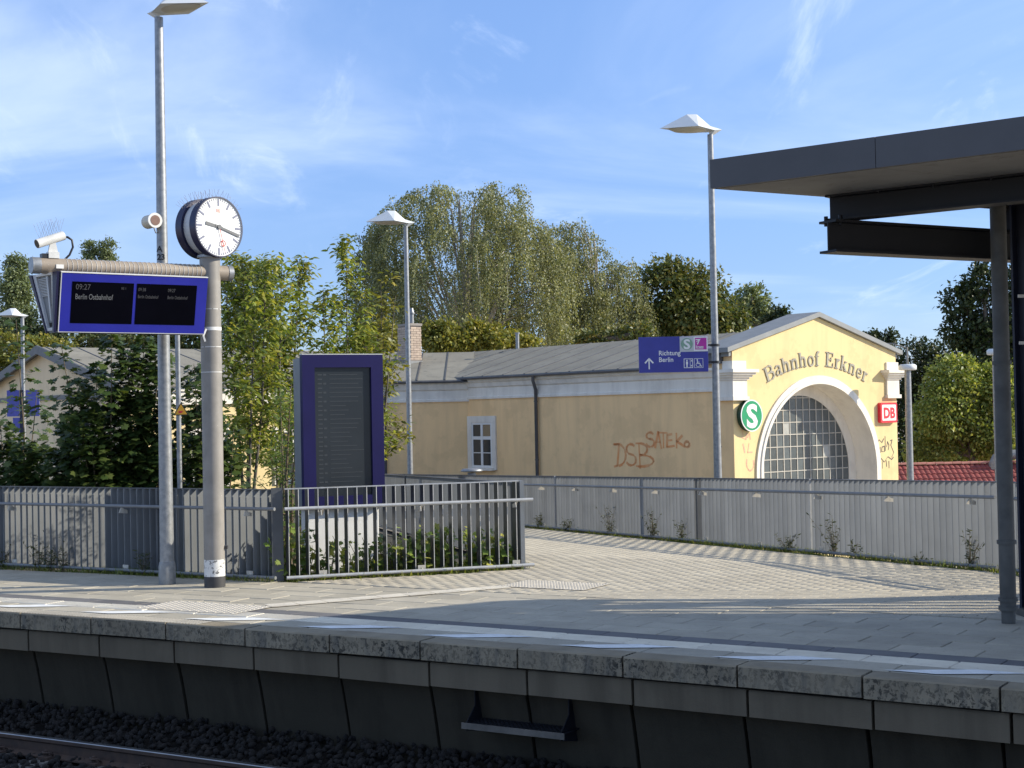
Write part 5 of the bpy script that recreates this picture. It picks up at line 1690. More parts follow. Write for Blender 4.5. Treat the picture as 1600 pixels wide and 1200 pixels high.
# recessed-looking end: frame bars and vent louvres standing proud of the end panel
bv = [Vector(v) for v in body]
def endp(u, v, o=0.004):
    """u 0 front..1 back, v 0 bottom..1 top on the end panel"""
    b_ = bv[1].lerp(bv[2], u); t_ = bv[0].lerp(bv[3], u)
    return b_.lerp(t_, v) + Vector((-o, 0, 0))
def endq(m, u0, u1, v0, v1, o=0.004, d=0.004):
    A = [endp(u0, v0, o), endp(u1, v0, o), endp(u1, v1, o), endp(u0, v1, o)]
    B = [a + Vector((d, 0, 0)) for a in A]
    m.add(A + B, [(0, 3, 2, 1)] + [(i, (i + 1) % 4, 4 + (i + 1) % 4, 4 + i) for i in range(4)])
for (a, b, c, d_, mt) in ((0.0, 0.16, 0, 1, 'navy'), (0.90, 1.0, 0, 1, 'navy'), (0.16, 0.25, 0.03, 1, 'bracket'), (0.80, 0.90, 0.03, 1, 'silver_panel'), (0.25, 0.80, 0.03, 0.08, 'silver_panel'), (0.25, 0.80, 0.96, 1.0, 'tape')):
    m = MB(); endq(m, a, b, c, d_, 0.03 if mt != 'navy' else 0.045, 0.03); m.build('end_frame', M[mt], hs)
for k in range(12):
    m = MB(); endq(m, 0.50, 0.78, 0.62 + k * 0.026, 0.632 + k * 0.026, 0.016, 0.012); m.build('vent_slat', M['silver_panel'], hs)
m = MB(); endq(m, 0.42, 0.48, 0.2, 0.95, 0.02, 0.016); m.build('end_rib', M['silver_panel'], hs)
m = MB(); endq(m, 0.27, 0.38, 0.45, 0.92, 0.02, 0.016); m.build('connector_box', M['slab_dark'], hs)
for k in range(5):
    m = MB(); endq(m, 0.30 + k * 0.09, 0.33 + k * 0.09, 0.10, 0.17, 0.012, 0.008); m.build('vent_slot', M['black'], hs)
q = MB(); quadfr(q, 0, 1, 0, 1, 0.006); fp = q.build('front_panel', M['db_blue'], dd)
q = MB(); q.add([fr(0, 1, 0.012), fr(1, 1, 0.012), fr(1, 1, -0.03), fr(0, 1, -0.03), fr(0, 0.985, 0.012), fr(1, 0.985, 0.012)], [(0, 1, 2, 3), (4, 5, 1, 0)]); q.build('top_edge', M['tape'], dd)
q = MB(); q.add([fr(0, 0, 0.010), fr(0.006, 0, 0.010), fr(0.006, 1, 0.010), fr(0, 1, 0.010)], [(0, 1, 2, 3)]); q.add([fr(0, 0, 0.0102), fr(1, 0, 0.0102), fr(1, 0.012, 0.0102), fr(0, 0.012, 0.0102)], [(0, 1, 2, 3)]); q.build('edge_trim', M['silver_panel'], dd)
q = MB(); quadfr(q, 0.075, 0.485, 0.155, 0.845, 0.009); s1_ = q.build('screen', M['screen'], fp)
q = MB(); quadfr(q, 0.505, 0.925, 0.155, 0.845, 0.009); s2_ = q.build('screen', M['screen'], fp)
tilt = math.atan2(yB0 - yT0, zT - zB)
def frtext(body_, size, u, v, mt, par, **k):
    me = text_mesh(body_, size, k.get('bold', 0.0))
    p0 = fr(u, v, 0.012)
    ez = Vector((0, yT0 - yB0, zT - zB)).normalized()
    for vv in me.vertices:
        vv.co = p0 + Vector((1, 0, 0)) * vv.co.x * k.get('xs', 0.85) + ez * vv.co.y
    me.materials.append(mt); me.update()
    return link('lettering', me, None, par)
frtext('09:27', 0.090, 0.098, 0.715, M['print_dimmer'], s1_)
frtext('Berlin Ostbahnhof', 0.088, 0.098, 0.555, M['print_dim'], s1_, xs=0.66)
frtext('RE 1', 0.04, 0.40, 0.735, M['print_dimmer'], s1_, xs=0.8)
frtext('Berlin Ostbahnhof', 0.055, 0.515, 0.60, M['print_dimmer'], s2_, xs=0.60)
frtext('Berlin Ostbahnhof', 0.055, 0.72, 0.60, M['print_dimmer'], s2_, xs=0.60)
frtext('09:38', 0.055, 0.515, 0.72, M['print_dimmer'], s2_, xs=0.75)
frtext('09:27', 0.055, 0.72, 0.72, M['print_dimmer'], s2_, xs=0.75)
for x in (-1.55, -0.45):
    q = MB(); q.span(x - 0.04, x + 0.04, -0.06, 0.06, zT, 0.675); q.build('hanger', M['galv_old'], dd)

# CCTV camera on the boom end
cc = empty('surveillance_camera', Vector((PX, PY, 3.83)) + Vector((-1.88 * math.cos(PH2), -1.88 * math.sin(PH2), 0)), PH2, 'white tube shaped surveillance camera on the boom end', 'camera')
ax = Vector((-0.93, -0.15, -0.34)).normalized()
q = MB(); q.span(-0.06, 0.06, -0.05, 0.05, 0.0, 0.07); q.build('mount_block', M['cam_white'], cc)
q = MB(); q.prism([(-0.055, -0.02, 0.07), (0.055, -0.02, 0.07), (0.015, -0.02, 0.24), (-0.015, -0.02, 0.24)], (0, 0, 0), (0, 0.03, 0)); q.build('bracket', M['cam_white'], cc)
q = MB(); q.cyl(Vector((0, 0, 0.22)) - ax * 0.14, 0.052, 0.34, 20, ax); q.build('camera_tube', M['cam_white'], cc)
q = MB(); q.cyl(Vector((0, 0, 0.22)) + ax * 0.2005, 0.046, 0.002, 20, ax); q.build('lens', M['black'], cc)
q = MB(); q.tube([Vector((0, 0, 0.2)) - ax * 0.14, (0.17, 0, 0.25), (0.22, 0, 0.22), (0.23, 0, 0.14), (0.19, 0, 0.05), (0.14, 0, 0.0)], 0.013, 8); q.build('cable', M['black'], cc)
q = MB(); q.span(-0.13, -0.05, -0.04, 0.05, 0.0, 0.05); q.build('junction_box', M['black'], cc)
def spikes(pts_dirs, parent):
    q = MB()
    for p, d in pts_dirs: q.tube([p, Vector(p) + Vector(d)], 0.0015, 4, False)
    q.build('bird_spikes', M['spike'], parent, kind='stuff')
lst = []
for k in range(9):
    p = Vector((0, 0, 0.272)) + ax * (-0.1 + 0.033 * k)
    for dx in (-0.06, 0.05): lst.append((p, (dx, rnd.uniform(-.04, .04), 0.16)))
spikes(lst, cc)

# double sided station clock
CK = R(51)
ck = empty('station_clock', (PX, PY, 3.99), CK, 'round double sided station clock with white face on top of the post', 'clock')
RC = 0.36; zc = 0.285
def disc(m, y, r, n=64, r_in=0.0):
    if r_in:
        m.add([(r * math.cos(2 * PI * k / n), y, zc + r * math.sin(2 * PI * k / n)) for k in range(n)] + [(r_in * math.cos(2 * PI * k / n), y, zc + r_in * math.sin(2 * PI * k / n)) for k in range(n)], [(k, n + k, n + (k + 1) % n, (k + 1) % n)[::-1] if y > 0 else (k, (k + 1) % n, n + (k + 1) % n, n + k)[::-1] for k in range(n)])
    else:
        m.add([(r * math.cos(2 * PI * k / n), y, zc + r * math.sin(2 * PI * k / n)) for k in range(n)], [list(range(n))[::-1] if y < 0 else list(range(n))])
def drum(m, y0, y1, r, n=64):
    m.add([(r * math.cos(2 * PI * k / n), y, zc + r * math.sin(2 * PI * k / n)) for y in (y0, y1) for k in range(n)], [(k, n + k, n + (k + 1) % n, (k + 1) % n)[::-1] for k in range(n)], True)
q = MB()
drum(q, -0.185, -0.075, RC); drum(q, 0.075, 0.185, RC)
disc(q, -0.075, RC, r_in=0.2); disc(q, 0.075, RC, r_in=0.2)
disc(q, -0.185, RC, r_in=RC - 0.014); disc(q, 0.185, RC, r_in=RC - 0.014)
q.build('clock_casing', M['navy'], ck)
q = MB(); drum(q, -0.078, 0.078, RC - 0.035); q.build('clock_core', M['silver_panel'], ck)
def clock_side(sgn):
    q = MB(); disc(q, sgn * 0.172, RC - 0.010); fc = q.build('clock_face', M['clock_white'], ck)
    q = MB()
    q.add([((RC - 0.014) * math.cos(2 * PI * k / 64), sgn * y, zc + (RC - 0.014) * math.sin(2 * PI * k / 64)) for y in (0.172, 0.186) for k in range(64)], [(k, (k + 1) % 64, 64 + (k + 1) % 64, 64 + k) for k in range(64)], True)
    q.build('bezel', M['silver_panel'], fc)
    yy = sgn * 0.1745
    q = MB()
    for k in range(60):
        a = R(6 * k)
        dr = Vector((math.sin(a), 0, math.cos(a))); sdv = Vector((math.cos(a), 0, -math.sin(a)))
        r1_, r0_, w_ = (0.335, 0.25, 0.024) if k % 5 == 0 else (0.335, 0.312, 0.009)
        c_ = Vector((0, yy, zc)) + dr * (r0_ + r1_) / 2
        q.box(c_, (w_, 0.002, r1_ - r0_), (sdv, Vector((0, 1, 0)), dr))
    q.build('minute_marks', M['tick'], fc, kind='stuff')
    mir = 1 if sgn < 0 else -1
    def hand(name, angd, l0, l1, w0, w1, y, mt):
        a = R(angd) * mir
        dr = Vector((math.sin(a), 0, math.cos(a))); sdv = Vector((math.cos(a), 0, -math.sin(a)))
        o_ = Vector((0, sgn * y, zc))
        m_ = MB(); m_.prism([o_ + dr * l0 - sdv * w0, o_ + dr * l0 + sdv * w0, o_ + dr * l1 + sdv * w1, o_ + dr * l1 - sdv * w1], (0, -0.0015, 0), (0, 0.0015, 0)); return m_.build(name, M[mt], fc)
    hand('hour_hand', 9 * 30 + 17 * .5 + 1, -0.05, 0.20, 0.016, 0.020, 0.180, 'hand')
    hand('minute_hand', 17.6 * 6, -0.06, 0.315, 0.013, 0.017, 0.184, 'hand')
    sh = hand('second_hand', 27.5 * 6, 0.0, 0.31, 0.004, 0.003, 0.188, 'hand_red')
    a = R(27.5 * 6) * mir
    c_ = Vector((math.sin(a) * 0.20, sgn * 0.188, zc + math.cos(a) * 0.20))
    m_ = MB(); m_.tube([c_ + Vector((0.033 * math.cos(t), 0, 0.033 * math.sin(t))) for t in [2 * PI * k / 20 for k in range(21)]], 0.005, 6, False); m_.build('second_ring', M['hand_red'], fc)
    m_ = MB(); m_.cyl((0, sgn * 0.176, zc), 0.028, 0.016, 16, (0, sgn, 0)); m_.build('hub', M['hand'], fc)
    m_ = MB(); m_.box((0, yy, zc + 0.195), (0.058, 0.002, 0.042)); m_.build('logo', M['logo_faint'], fc)
    if sgn < 0: lettering('DB', 0.04, 0, yy - 0.003, zc + 0.181, M['white'], fc, align='CENTER')
clock_side(-1); clock_side(1)
q = MB(); q.span(-0.06, 0.06, -0.06, 0.06, -0.01, 0.0) ; q.cyl((0, 0, -0.02), 0.06, 0.03, 16); q.build('neck', M['galv_old'], ck)
lst = []
for y in (-0.13, 0.13):
    for k in range(-6, 7):
        a = R(8.6 * k)
        p = Vector((RC * math.sin(a), y, zc + RC * math.cos(a)))
        for dx in (-0.25, 0.3):
            lst.append((p, Vector((math.sin(a + dx) * 0.10, rnd.uniform(-.03, .03), math.cos(a + dx) * 0.10))))
spikes(lst, ck)

# ------------------------------------------------------------------ timetable cabinet
KP = R(25)
kb = empty('timetable_cabinet', (-2.72, 18.98, 0), KP, 'tall blue timetable cabinet with dark glass behind the short railing', 'timetable cabinet')
KW = 1.10
q = MB(); q.span(0.06, KW - 0.06, 0.03, 0.30, 0.0, 0.82); bevel(q.build('plinth', M['white'], kb), 0.01)
q = MB(); q.span(0.0, KW, 0.05, 0.34, 0.80, 2.76); q.build('back_box', M['kiosk_grey'], kb)
q = MB()
F0, F1, G0, G1 = 0.0, KW, 0.80, 2.80
bw = 0.165
for x0, x1, z0, z1 in ((F0, bw, G0, G1), (F1 - bw, F1, G0, G1), (bw, F1 - bw, G1 - bw, G1), (bw, F1 - bw, G0, G0 + bw)):
    q.span(x0, x1, -0.06, 0.049, z0, z1)
fk = q.build('door_frame', M['db_blue2'], kb)
q = MB(); q.span(bw, F1 - bw, -0.020, -0.010, G0 + bw, G1 - bw); gk = q.build('glass', M['screen2'], fk)
q = MB(); q.span(F0, F1, -0.062, 0.05, G1 + 0.0005, G1 + 0.012); q.build('top_edge', M['silver_panel'], kb)
q = MB()
for k in range(26):
    z = G1 - bw - 0.09 - k * 0.058
    q.span(bw + 0.05, bw + 0.11, -0.0225, -0.021, z - 0.012, z + 0.004)
    if k % 2 == 0: q.span(bw + 0.125, bw + 0.165, -0.0225, -0.021, z - 0.015, z + 0.008)
    q.span(bw + 0.21, bw + 0.21 + rnd.uniform(0.2, 0.46), -0.0225, -0.021, z - 0.006, z + 0.002)
q.build('timetable_print', M['print_faint'], gk, kind='stuff')

# ------------------------------------------------------------------ small mast with warning sign, blue panels on far lamp
c = at(279, 640, 20.7)
wm = empty('signal_mast', (c.x, c.y, -0.1), 0, 'thin galvanised mast behind the tall lamp post', 'mast')
q = MB(); q.tube([(0, 0, 0), (0, 0, at(279, 500, 20.7).z + 0.1)], 0.035, 12); q.build('mast_tube', M['galv'], wm)
ws = empty('warning_sign', (at(282, 649, 20.6).x, 20.64, at(282, 649, 20.6).z), R(5), 'yellow triangular warning sign on the thin mast', 'sign')
ws.scale = (0.68, 0.68, 0.68)
q = MB(); q.prism([(-0.155, 0, 0), (0.155, 0, 0), (0, 0, 0.27)], (0, -0.006, 0), (0, 0.0, 0)); q.build('sign_border', M['black'], ws)
q = MB(); q.prism([(-0.125, 0, 0.018), (0.125, 0, 0.018), (0, 0, 0.235)], (0, -0.009, 0), (0, -0.0065, 0)); q.build('sign_face', M['warn_yellow'], ws)
q = MB(); q.box((-0.015, -0.011, 0.07), (0.07, 0.003, 0.045)); q.box((0.03, -0.011, 0.085), (0.025, 0.003, 0.02)); q.build('symbol', M['db_red'], ws)
c0 = at(10, 610, 36.7); c1 = at(60, 650, 36.7)
ip = empty('information_panel', (c0.x, 36.75, c1.z - 0.5), R(4), 'pair of pale blue panels on the lamp post by the gable building', 'sign')
hh = c0.z - c1.z
q = MB(); q.span(0, 0.30, -0.03, 0, 0.5, 0.5 + hh); q.build('panel', M['sign_blue2'], ip)
q = MB(); q.span(0.46, 0.79, -0.03, 0, 0.5, 0.5 + hh); q.build('panel', M['sign_blue2'], ip)
q = MB(); q.span(0.14, 0.31, -0.03, 0, 0.1, 0.47); q.build('panel', M['sign_blue2'], ip)
q = MB(); q.span(0.315, 0.40, -0.04, 0.01, 0.05, 0.5 + hh); q.build('panel_edge', M['navy'], ip)

# ------------------------------------------------------------------ vegetation
def trunk_mesh(root, segs, mat):
    q = MB()
    for pts, rs in segs:
        q.tube(pts, rs, 7, True)
    return q.build('trunk', mat, root)


def broadleaf(name, label, cat, Y, blobs, nleaf, size, lm, tmpl=KITE, gz=HZ, group=None, sub=26, spread=0.11, bark='bark', ydepth=1.0, sun=True):
    """blobs: (x, y, rx, ry) in photo pixels at depth Y, sized in metres there"""
    k = Y / 2300
    B = []
    for (x, y, rx, ry) in blobs:
        c = at(x, y, Y + rnd.uniform(-0.5, 0.5) * rx * k)
        B.append((c, rx * k, min(rx, 1.3 * ry) * k * ydepth, ry * k))
    bx = sum(b[0].x for b in B) / len(B)
    root = empty(name, (bx, Y, gz), 0, label, cat, group)
    base = Vector((bx, Y, gz))
    vols = np.array([b[1] * b[3] for b in B]); vols = vols / vols.sum()
    P_, D_, N_ = [], [], []
    segs = []
    zlow = min(b[0].z - b[3] for b in B)
    tt = Vector((bx, Y, max(gz + 0.6, zlow + 0.3)))
    H = max(b[0].z for b in B) - gz
    segs.append(([base - base, tt - base + Vector((0.1, 0, 0))], [0.03 * H + 0.03, 0.02 * H + 0.02]))
    for (c, rx, ry, rz), w in zip(B, vols):
        segs.append(([tt - base, tt.lerp(c, 0.5) - base + Vector((rnd.uniform(-.2, .2), 0, 0.1)), c - base + Vector((0, 0, rz * 0.5))], [0.014 * H + 0.015, 0.009 * H + 0.01, 0.012]))
        n = int(nleaf * w)
        ns = max(6, int(n / sub))
        dv = unit(ns)
        rad = rng.uniform(0.35, 1.0, (ns, 1)) ** 0.55
        ctr = np.array(c[:])[None] + dv * rad * np.array([rx, ry, rz])[None]
        for s_ in range(min(ns, 10)):
            e_ = Vector(ctr[s_])
            segs.append(([c.lerp(tt, 0.35) - base, e_ - base], [0.012, 0.005]))
        idx = rng.integers(0, ns, n)
        rr = spread * (rx * ry * rz) ** (1 / 3) + 0.12
        off = rng.normal(size=(n, 3)) * rr * np.array([1, 1, 0.75])
        pp = ctr[idx] + off
        outw = dv[idx] * 0.8 + unit(n) * 0.8
        outw[:, 2] -= 0.25
        P_.append(pp); D_.append(outw)
        nn = unit(n) * 0.7 + dv[idx] * 0.5; nn[:, 2] += 0.6
        N_.append(nn)
    pp = np.concatenate(P_); dd_ = np.concatenate(D_); nn = np.concatenate(N_)
    V, T = scatter(tmpl, pp - np.array(base[:])[None], dd_, nn, size * rng.uniform(0.6, 1.3, len(pp)))
    trunk_mesh(root, segs, M[bark])
    np_mesh('crown', V, T, lm, root)
    return root


def weeping(label, Y, tops, nstr, lmin, lmax, seed_, name='weeping_birch', gz=HZ, floor_px=560):
    """tops: list of (x, ytop, ybottom_of_strand_starts, halfdepth px) columns of the crown"""
    k = Y / 2300
    xs = np.array([t[0] for t in tops], float); yt = np.array([t[1] for t in tops], float)
    xm = float(np.average(xs))
    b = at(xm, floor_px, Y)
    root = empty(name, (b.x, Y, gz), 0, label, 'tree', 'weeping birches')
    base = np.array([b.x, Y, gz])
    topz = at(xm, float(yt.min()), Y).z
    segs = [([(0, 0, 0), (0.15, 0, (topz - gz) * 0.5), (-0.1, 0, topz - gz - 0.8)], [0.30, 0.20, 0.04])]
    P_, D_, N_ = [], [], []
    # strands hang from many points over the whole dome
    halfw = 0.5 * (xs.max() - xs.min())
    per = 13
    for c_ in range(int(nstr / per)):
        x = rng.uniform(xs.min() - 4, xs.max() + 4)
        ytop = float(np.interp(x, xs, yt)) + abs(rnd.gauss(0, 9)) - 4
        edge = min(1.0, abs(x - xm) / halfw)
        depth = halfw * k * math.sqrt(max(0.04, 1 - edge ** 2))
        dy = rng.uniform(-1, 1)
        y = ytop + (floor_px - ytop) * (0.55 * abs(dy) ** 2.2)
        if rnd.random() < 0.5:
            y += rnd.random() * (floor_px - y) * 0.72
        c = at(x, y, Y)
        st = np.array([c.x - base[0], dy * depth, c.z - base[2]])
        lc = rnd.uniform(lmin, lmax)
        sgx = 1.0 if rnd.random() < 0.5 + 0.4 * np.clip(st[0] / (halfw * k), -1, 1) else -1.0
        arcx = np.array([sgx * rnd.uniform(0.15, 0.55), rnd.uniform(-.25, .25), 0.0])
        for q_ in range(per):
            s0 = st + np.array([rnd.gauss(0, 0.20), rnd.gauss(0, 0.20), rnd.gauss(0, 0.12)])
            ln = min(lc * rnd.uniform(0.55, 1.1), s0[2] - 1.0)
            nl = max(6, int(ln / 0.052))
            tt = np.linspace(0, 1, nl)[:, None]
            sway = np.array([rnd.gauss(0.05, 0.10), rnd.gauss(0, 0.10), 0])
            pts = s0 + tt * np.array([0, 0, -ln]) + sway * tt ** 1.3 + arcx * np.sin(np.minimum(tt * 3.0, 1.57)) * rnd.uniform(0.6, 1.1) + np.array([0, 0, 0.22]) * np.sin(np.minimum(tt * 6, 3.14))
            pts = pts + rng.normal(size=pts.shape) * np.array([0.035, 0.035, 0.03])
            P_.append(pts)
            d = unit(nl) * 0.7; d[:, 2] -= 0.75
            D_.append(d); N_.append(unit(nl) + np.array([0.5, -0.45, 0.3]))
        if c_ % 3 == 0:
            z0 = max(1.5, st[2] * rnd.uniform(0.5, 0.8))
            segs.append(([(0.05, 0, z0), (st[0] * 0.5, st[1] * 0.5, st[2] * 0.96), tuple(st + np.array([0, 0, 0.1])), tuple(st + arcx * 0.9 + np.array([0, 0, -0.15]))], [0.05, 0.03, 0.014, 0.006]))
            if c_ % 6 == 0:
                segs.append(([tuple(st), tuple(pts[nl // 2]), tuple(pts[-1])], [0.012, 0.01, 0.006]))
    pp = np.concatenate(P_); dd_ = np.concatenate(D_); nn = np.concatenate(N_)
    V, T = scatter(KITE, pp, dd_, nn, 0.092 * rng.uniform(0.6, 1.4, len(pp)))
    trunk_mesh(root, segs, M['bark_white'])
    np_mesh('crown', V, T, L['birch'], root)


weeping('broad weeping birch with long hanging twigs, tallest tree behind the station roof', 63, [(565, 375), (590, 345), (620, 310), (655, 300), (690, 284), (725, 300), (760, 290), (805, 292), (830, 345), (860, 352), (885, 375)], 3100, 1.5, 4.0, 1)
weeping('smaller weeping birch at the right side of the broad one', 66, [(870, 345), (895, 350), (910, 352), (930, 378), (955, 410), (985, 402), (1003, 420)], 1500, 1.3, 3.4, 2)

broadleaf('chestnut_tree', 'dense dark round tree behind the direction sign', 'tree', 68, [(1045, 450, 42, 42), (1095, 455, 40, 38), (1075, 490, 60, 35), (1030, 500, 40, 30), (1135, 495, 30, 28), (1110, 520, 50, 25)], 20000, 0.20, L['chestnut'], group='trees behind the station', sub=50)
broadleaf('lime_tree', 'grey green open tree peeking out behind the dark round tree', 'tree', 95, [(1175, 470, 24, 22), (1160, 492, 20, 18), (1195, 492, 16, 14)], 3800, 0.26, L['poplar'], group='trees behind the station', sub=40)
broadleaf('oak_tree', 'small dark tree left of the gable peak', 'tree', 90, [(1218, 492, 13, 11), (1205, 505, 12, 9), (1228, 507, 10, 8)], 1600, 0.24, L['dark'], group='trees behind the station', sub=40)
broadleaf('pine_tree', 'small dark tree rising behind the right slope of the gable', 'tree', 85, [(1357, 522, 11, 10), (1376, 532, 16, 10), (1392, 526, 7, 9), (1385, 548, 22, 10)], 2200, 0.2, L['dark'], group='trees behind the station', sub=30)
broadleaf('yellowing_bush', 'yellow green bush right of the chimney', 'bush', 57, [(690, 530, 22, 24), (672, 520, 10, 22), (715, 535, 24, 18)], 5200, 0.15, L['yellow'], group='yellowing bushes behind the station', sub=30)
broadleaf('yellowing_bush', 'yellow green bush in the middle of the roof ridge', 'bush', 57.5, [(745, 530, 24, 20), (740, 515, 10, 14), (770, 532, 16, 16)], 4500, 0.15, L['yellow'], group='yellowing bushes behind the station', sub=30)
broadleaf('yellowing_bush', 'lowest yellow green bush, below the right part of the birch', 'bush', 58, [(800, 533, 22, 14), (775, 525, 8, 16), (825, 535, 12, 8)], 2600, 0.15, L['yellow'], group='yellowing bushes behind the station', sub=30)
broadleaf('yellowing_bush', 'yellow green bush left of the chimney', 'bush', 56, [(600, 530, 20, 24), (615, 540, 14, 16), (582, 540, 14, 18)], 3800, 0.15, L['yellow'], group='yellowing bushes behind the station', sub=30)
broadleaf('elder_bush', 'low dark green bush at the right end of the station roof ridge', 'bush', 60, [(965, 528, 30, 12), (1000, 522, 18, 16), (925, 532, 24, 10)], 3200, 0.17, L['chestnut'], sub=30)
# far left
broadleaf('poplar_tree', 'tall grey green poplar left of the departure display', 'tree', 96, [(27, 420, 16, 22), (25, 450, 22, 30), (27, 485, 22, 30), (22, 505, 20, 22)], 14000, 0.18, L['poplar'], group='distant poplars', sub=34, spread=0.13)
broadleaf('poplar_tree', 'small distant poplar, left one of the pair above the display boom', 'tree', 118, [(140, 390, 9, 13), (141, 410, 10, 16), (141, 440, 10, 22)], 4500, 0.19, L['poplar'], group='distant poplars', sub=34, spread=0.13)
broadleaf('poplar_tree', 'small distant poplar, right one of the pair above the display boom', 'tree', 118, [(166, 388, 12, 13), (167, 410, 13, 18), (167, 440, 12, 22)], 5200, 0.19, L['poplar'], group='distant poplars', sub=34, spread=0.13)
broadleaf('dark_tree', 'dark round tree below the tall poplar', 'tree', 88, [(15, 520, 30, 24), (50, 515, 28, 26), (80, 530, 30, 20)], 5200, 0.22, L['dark'], sub=34)
broadleaf('autumn_tree', 'golden green tree behind the gable roof at the left', 'tree', 62, [(20, 550, 28, 28), (70, 548, 40, 20), (50, 570, 40, 25), (5, 590, 30, 30)], 7500, 0.17, L['yellow'], sub=30)
broadleaf('hedge_tree', 'green tree row end below the departure display', 'tree', 64, [(150, 535, 35, 18), (200, 532, 35, 18), (250, 535, 35, 18), (300, 535, 35, 16)], 7500, 0.17, L['chestnut'], sub=30)
broadleaf('walnut_tree', 'brownish tree top just right of the station clock', 'tree', 75, [(385, 418, 28, 16), (410, 430, 22, 20), (360, 440, 24, 24), (400, 470, 36, 30), (385, 510, 40, 30)], 6500, 0.2, L['poplar'], sub=34)
# right side
broadleaf('dark_maple', 'tall dark tree next to the canopy column', 'tree', 68, [(1535, 440, 26, 30), (1500, 475, 26, 26), (1545, 490, 34, 36), (1590, 450, 30, 40), (1500, 520, 26, 22), (1545, 545, 44, 30), (1600, 530, 40, 50)], 13000, 0.22, L['dark'], group='trees right of the station', sub=30)
broadleaf('bright_maple', 'light green maple in front of the dark trees right of the station', 'tree', 64, [(1490, 590, 34, 34), (1535, 610, 36, 40), (1470, 640, 40, 40), (1520, 670, 46, 46), (1560, 690, 36, 30), (1450, 700, 34, 24), (1570, 620, 30, 50)], 30000, 0.17, L['bright'], group='trees right of the station', sub=60)
broadleaf('shade_tree', 'deep green tree filling the gap beside the facade', 'tree', 72, [(1430, 560, 36, 26), (1415, 600, 24, 40), (1440, 640, 46, 46), (1420, 690, 40, 40), (1480, 560, 40, 30), (1500, 700, 60, 30), (1570, 580, 50, 60)], 22000, 0.18, L['dark'], group='trees right of the station', sub=30)


# saplings with drooping feather leaves, behind the near railing
def sapling(name, label, Y, xb, shoots, nl, lm, size, tmpl=LANCE, gz=-0.25, droop=0.35, cat='tree', group='young ash trees behind the railing', start=0.25, bark='bark'):
    """shoots: (x_top, y_top) pixel tips of the upright stems"""
    b0 = at(xb, 760, Y)
    root = empty(name, (b0.x, Y, gz), 0, label, cat, group)
    base = Vector((b0.x, Y, gz))
    segs = []
    P_, D_, N_ = [], [], []
    for (xt, yt, wgt, rad) in shoots:
        tip = at(xt, yt, Y + rnd.uniform(-0.6, 0.6)) - base
        mid = Vector((tip.x * 0.55 + rnd.uniform(-.08, .08), tip.y * 0.7, tip.z * 0.5))
        segs.append(([(0, 0, 0), mid, tip], [0.035, 0.02, 0.005]))
        A, Bm, C = np.zeros(3), np.array(mid), np.array(tip)
        bez = lambda t: (1 - t) ** 2 * A + 2 * t * (1 - t) * (2 * Bm - 0.5 * (A + C)) + t ** 2 * C
        nbr = max(6, int(nl * wgt / 8.5))
        pl_ = []
        for q_ in range(nbr):
            t0 = start + (1 - start) * ((q_ + rnd.random()) / nbr) ** 0.8
            o_ = bez(min(t0, 1.0))
            a_ = rnd.uniform(0, 2 * PI)
            ln_ = 1.7 * rad * max(0.14, (1.08 - t0)) ** 0.7 * rnd.uniform(0.5, 1.1)
            e_ = o_ + np.array([math.cos(a_) * ln_, math.sin(a_) * ln_, ln_ * rnd.uniform(0.35, 1.0)])
            segs.append(([tuple(o_), tuple((o_ + e_) / 2 + np.array([0, 0, -0.04])), tuple(e_)], [0.009, 0.006, 0.003]))
            m_ = max(3, int(3 + 7 * ln_))
            for f_ in np.linspace(0.35, 1.05, m_): pl_.append(o_ + (e_ - o_) * f_)
        pos = np.array(pl_); n = len(pos)
        nw = 12
        wp_ = np.repeat(pos, nw, axis=0)
        az2 = rng.uniform(0, 2 * PI, n * nw)
        d = np.stack([np.cos(az2), np.sin(az2), rng.uniform(-0.9, 0.5, n * nw)], 1)
        wp_ = wp_ + d * rng.uniform(0.0, 0.10, (n * nw, 1)) + rng.normal(size=(n * nw, 3)) * 0.05
        P_.append(wp_); D_.append(d)
        N_.append(np.stack([rng.normal(0, .5, n * nw), rng.normal(0, .5, n * nw), np.ones(n * nw)], 1))
    pp = np.concatenate(P_); dd_ = np.concatenate(D_); nn = np.concatenate(N_)
    V, T = scatter(tmpl, pp, dd_, nn, size * rng.uniform(0.6, 1.25, len(pp)))
    trunk_mesh(root, segs, M[bark])
    np_mesh('crown', V, T, lm, root)


sapling('ash_sapling', 'young ash right behind the clock post', 24.5, 385, [(378, 402, .3, .5), (350, 430, .25, .5), (415, 405, .3, .5), (398, 480, .15, .7)], 800, L['ash'], 0.125)
sapling('ash_sapling', 'young ash with two narrow tips left of the timetable cabinet', 25.5, 440, [(440, 410, .3, .45), (468, 405, .4, .42), (430, 520, .3, .8)], 800, L['ash'], 0.125)
sapling('ash_sapling', 'tallest slender ash tip above the timetable cabinet', 27.0, 530, [(541, 380, .45, .55), (505, 452, .25, .5), (575, 520, .3, .6), (520, 540, .2, .8)], 700, L['ash'], 0.125)
sapling('ash_sapling', 'yellow tipped ash between the cabinet and the thin lamp post', 28.0, 585, [(595, 437, .4, .42), (618, 462, .22, .3), (570, 470, .25, .45), (590, 520, .25, .5)], 280, L['yellow'], 0.13)
sapling('young_willow', 'fine leaved shrub leaning against the left side of the timetable cabinet', 20.4, 452, [(472, 612, .3, .28), (455, 600, .3, .3), (438, 620, .25, .28), (485, 680, .2, .2), (430, 690, .2, .3)], 420, L['willow'], 0.085, SLIM, group=None, cat='shrub', start=0.15, bark='twig')


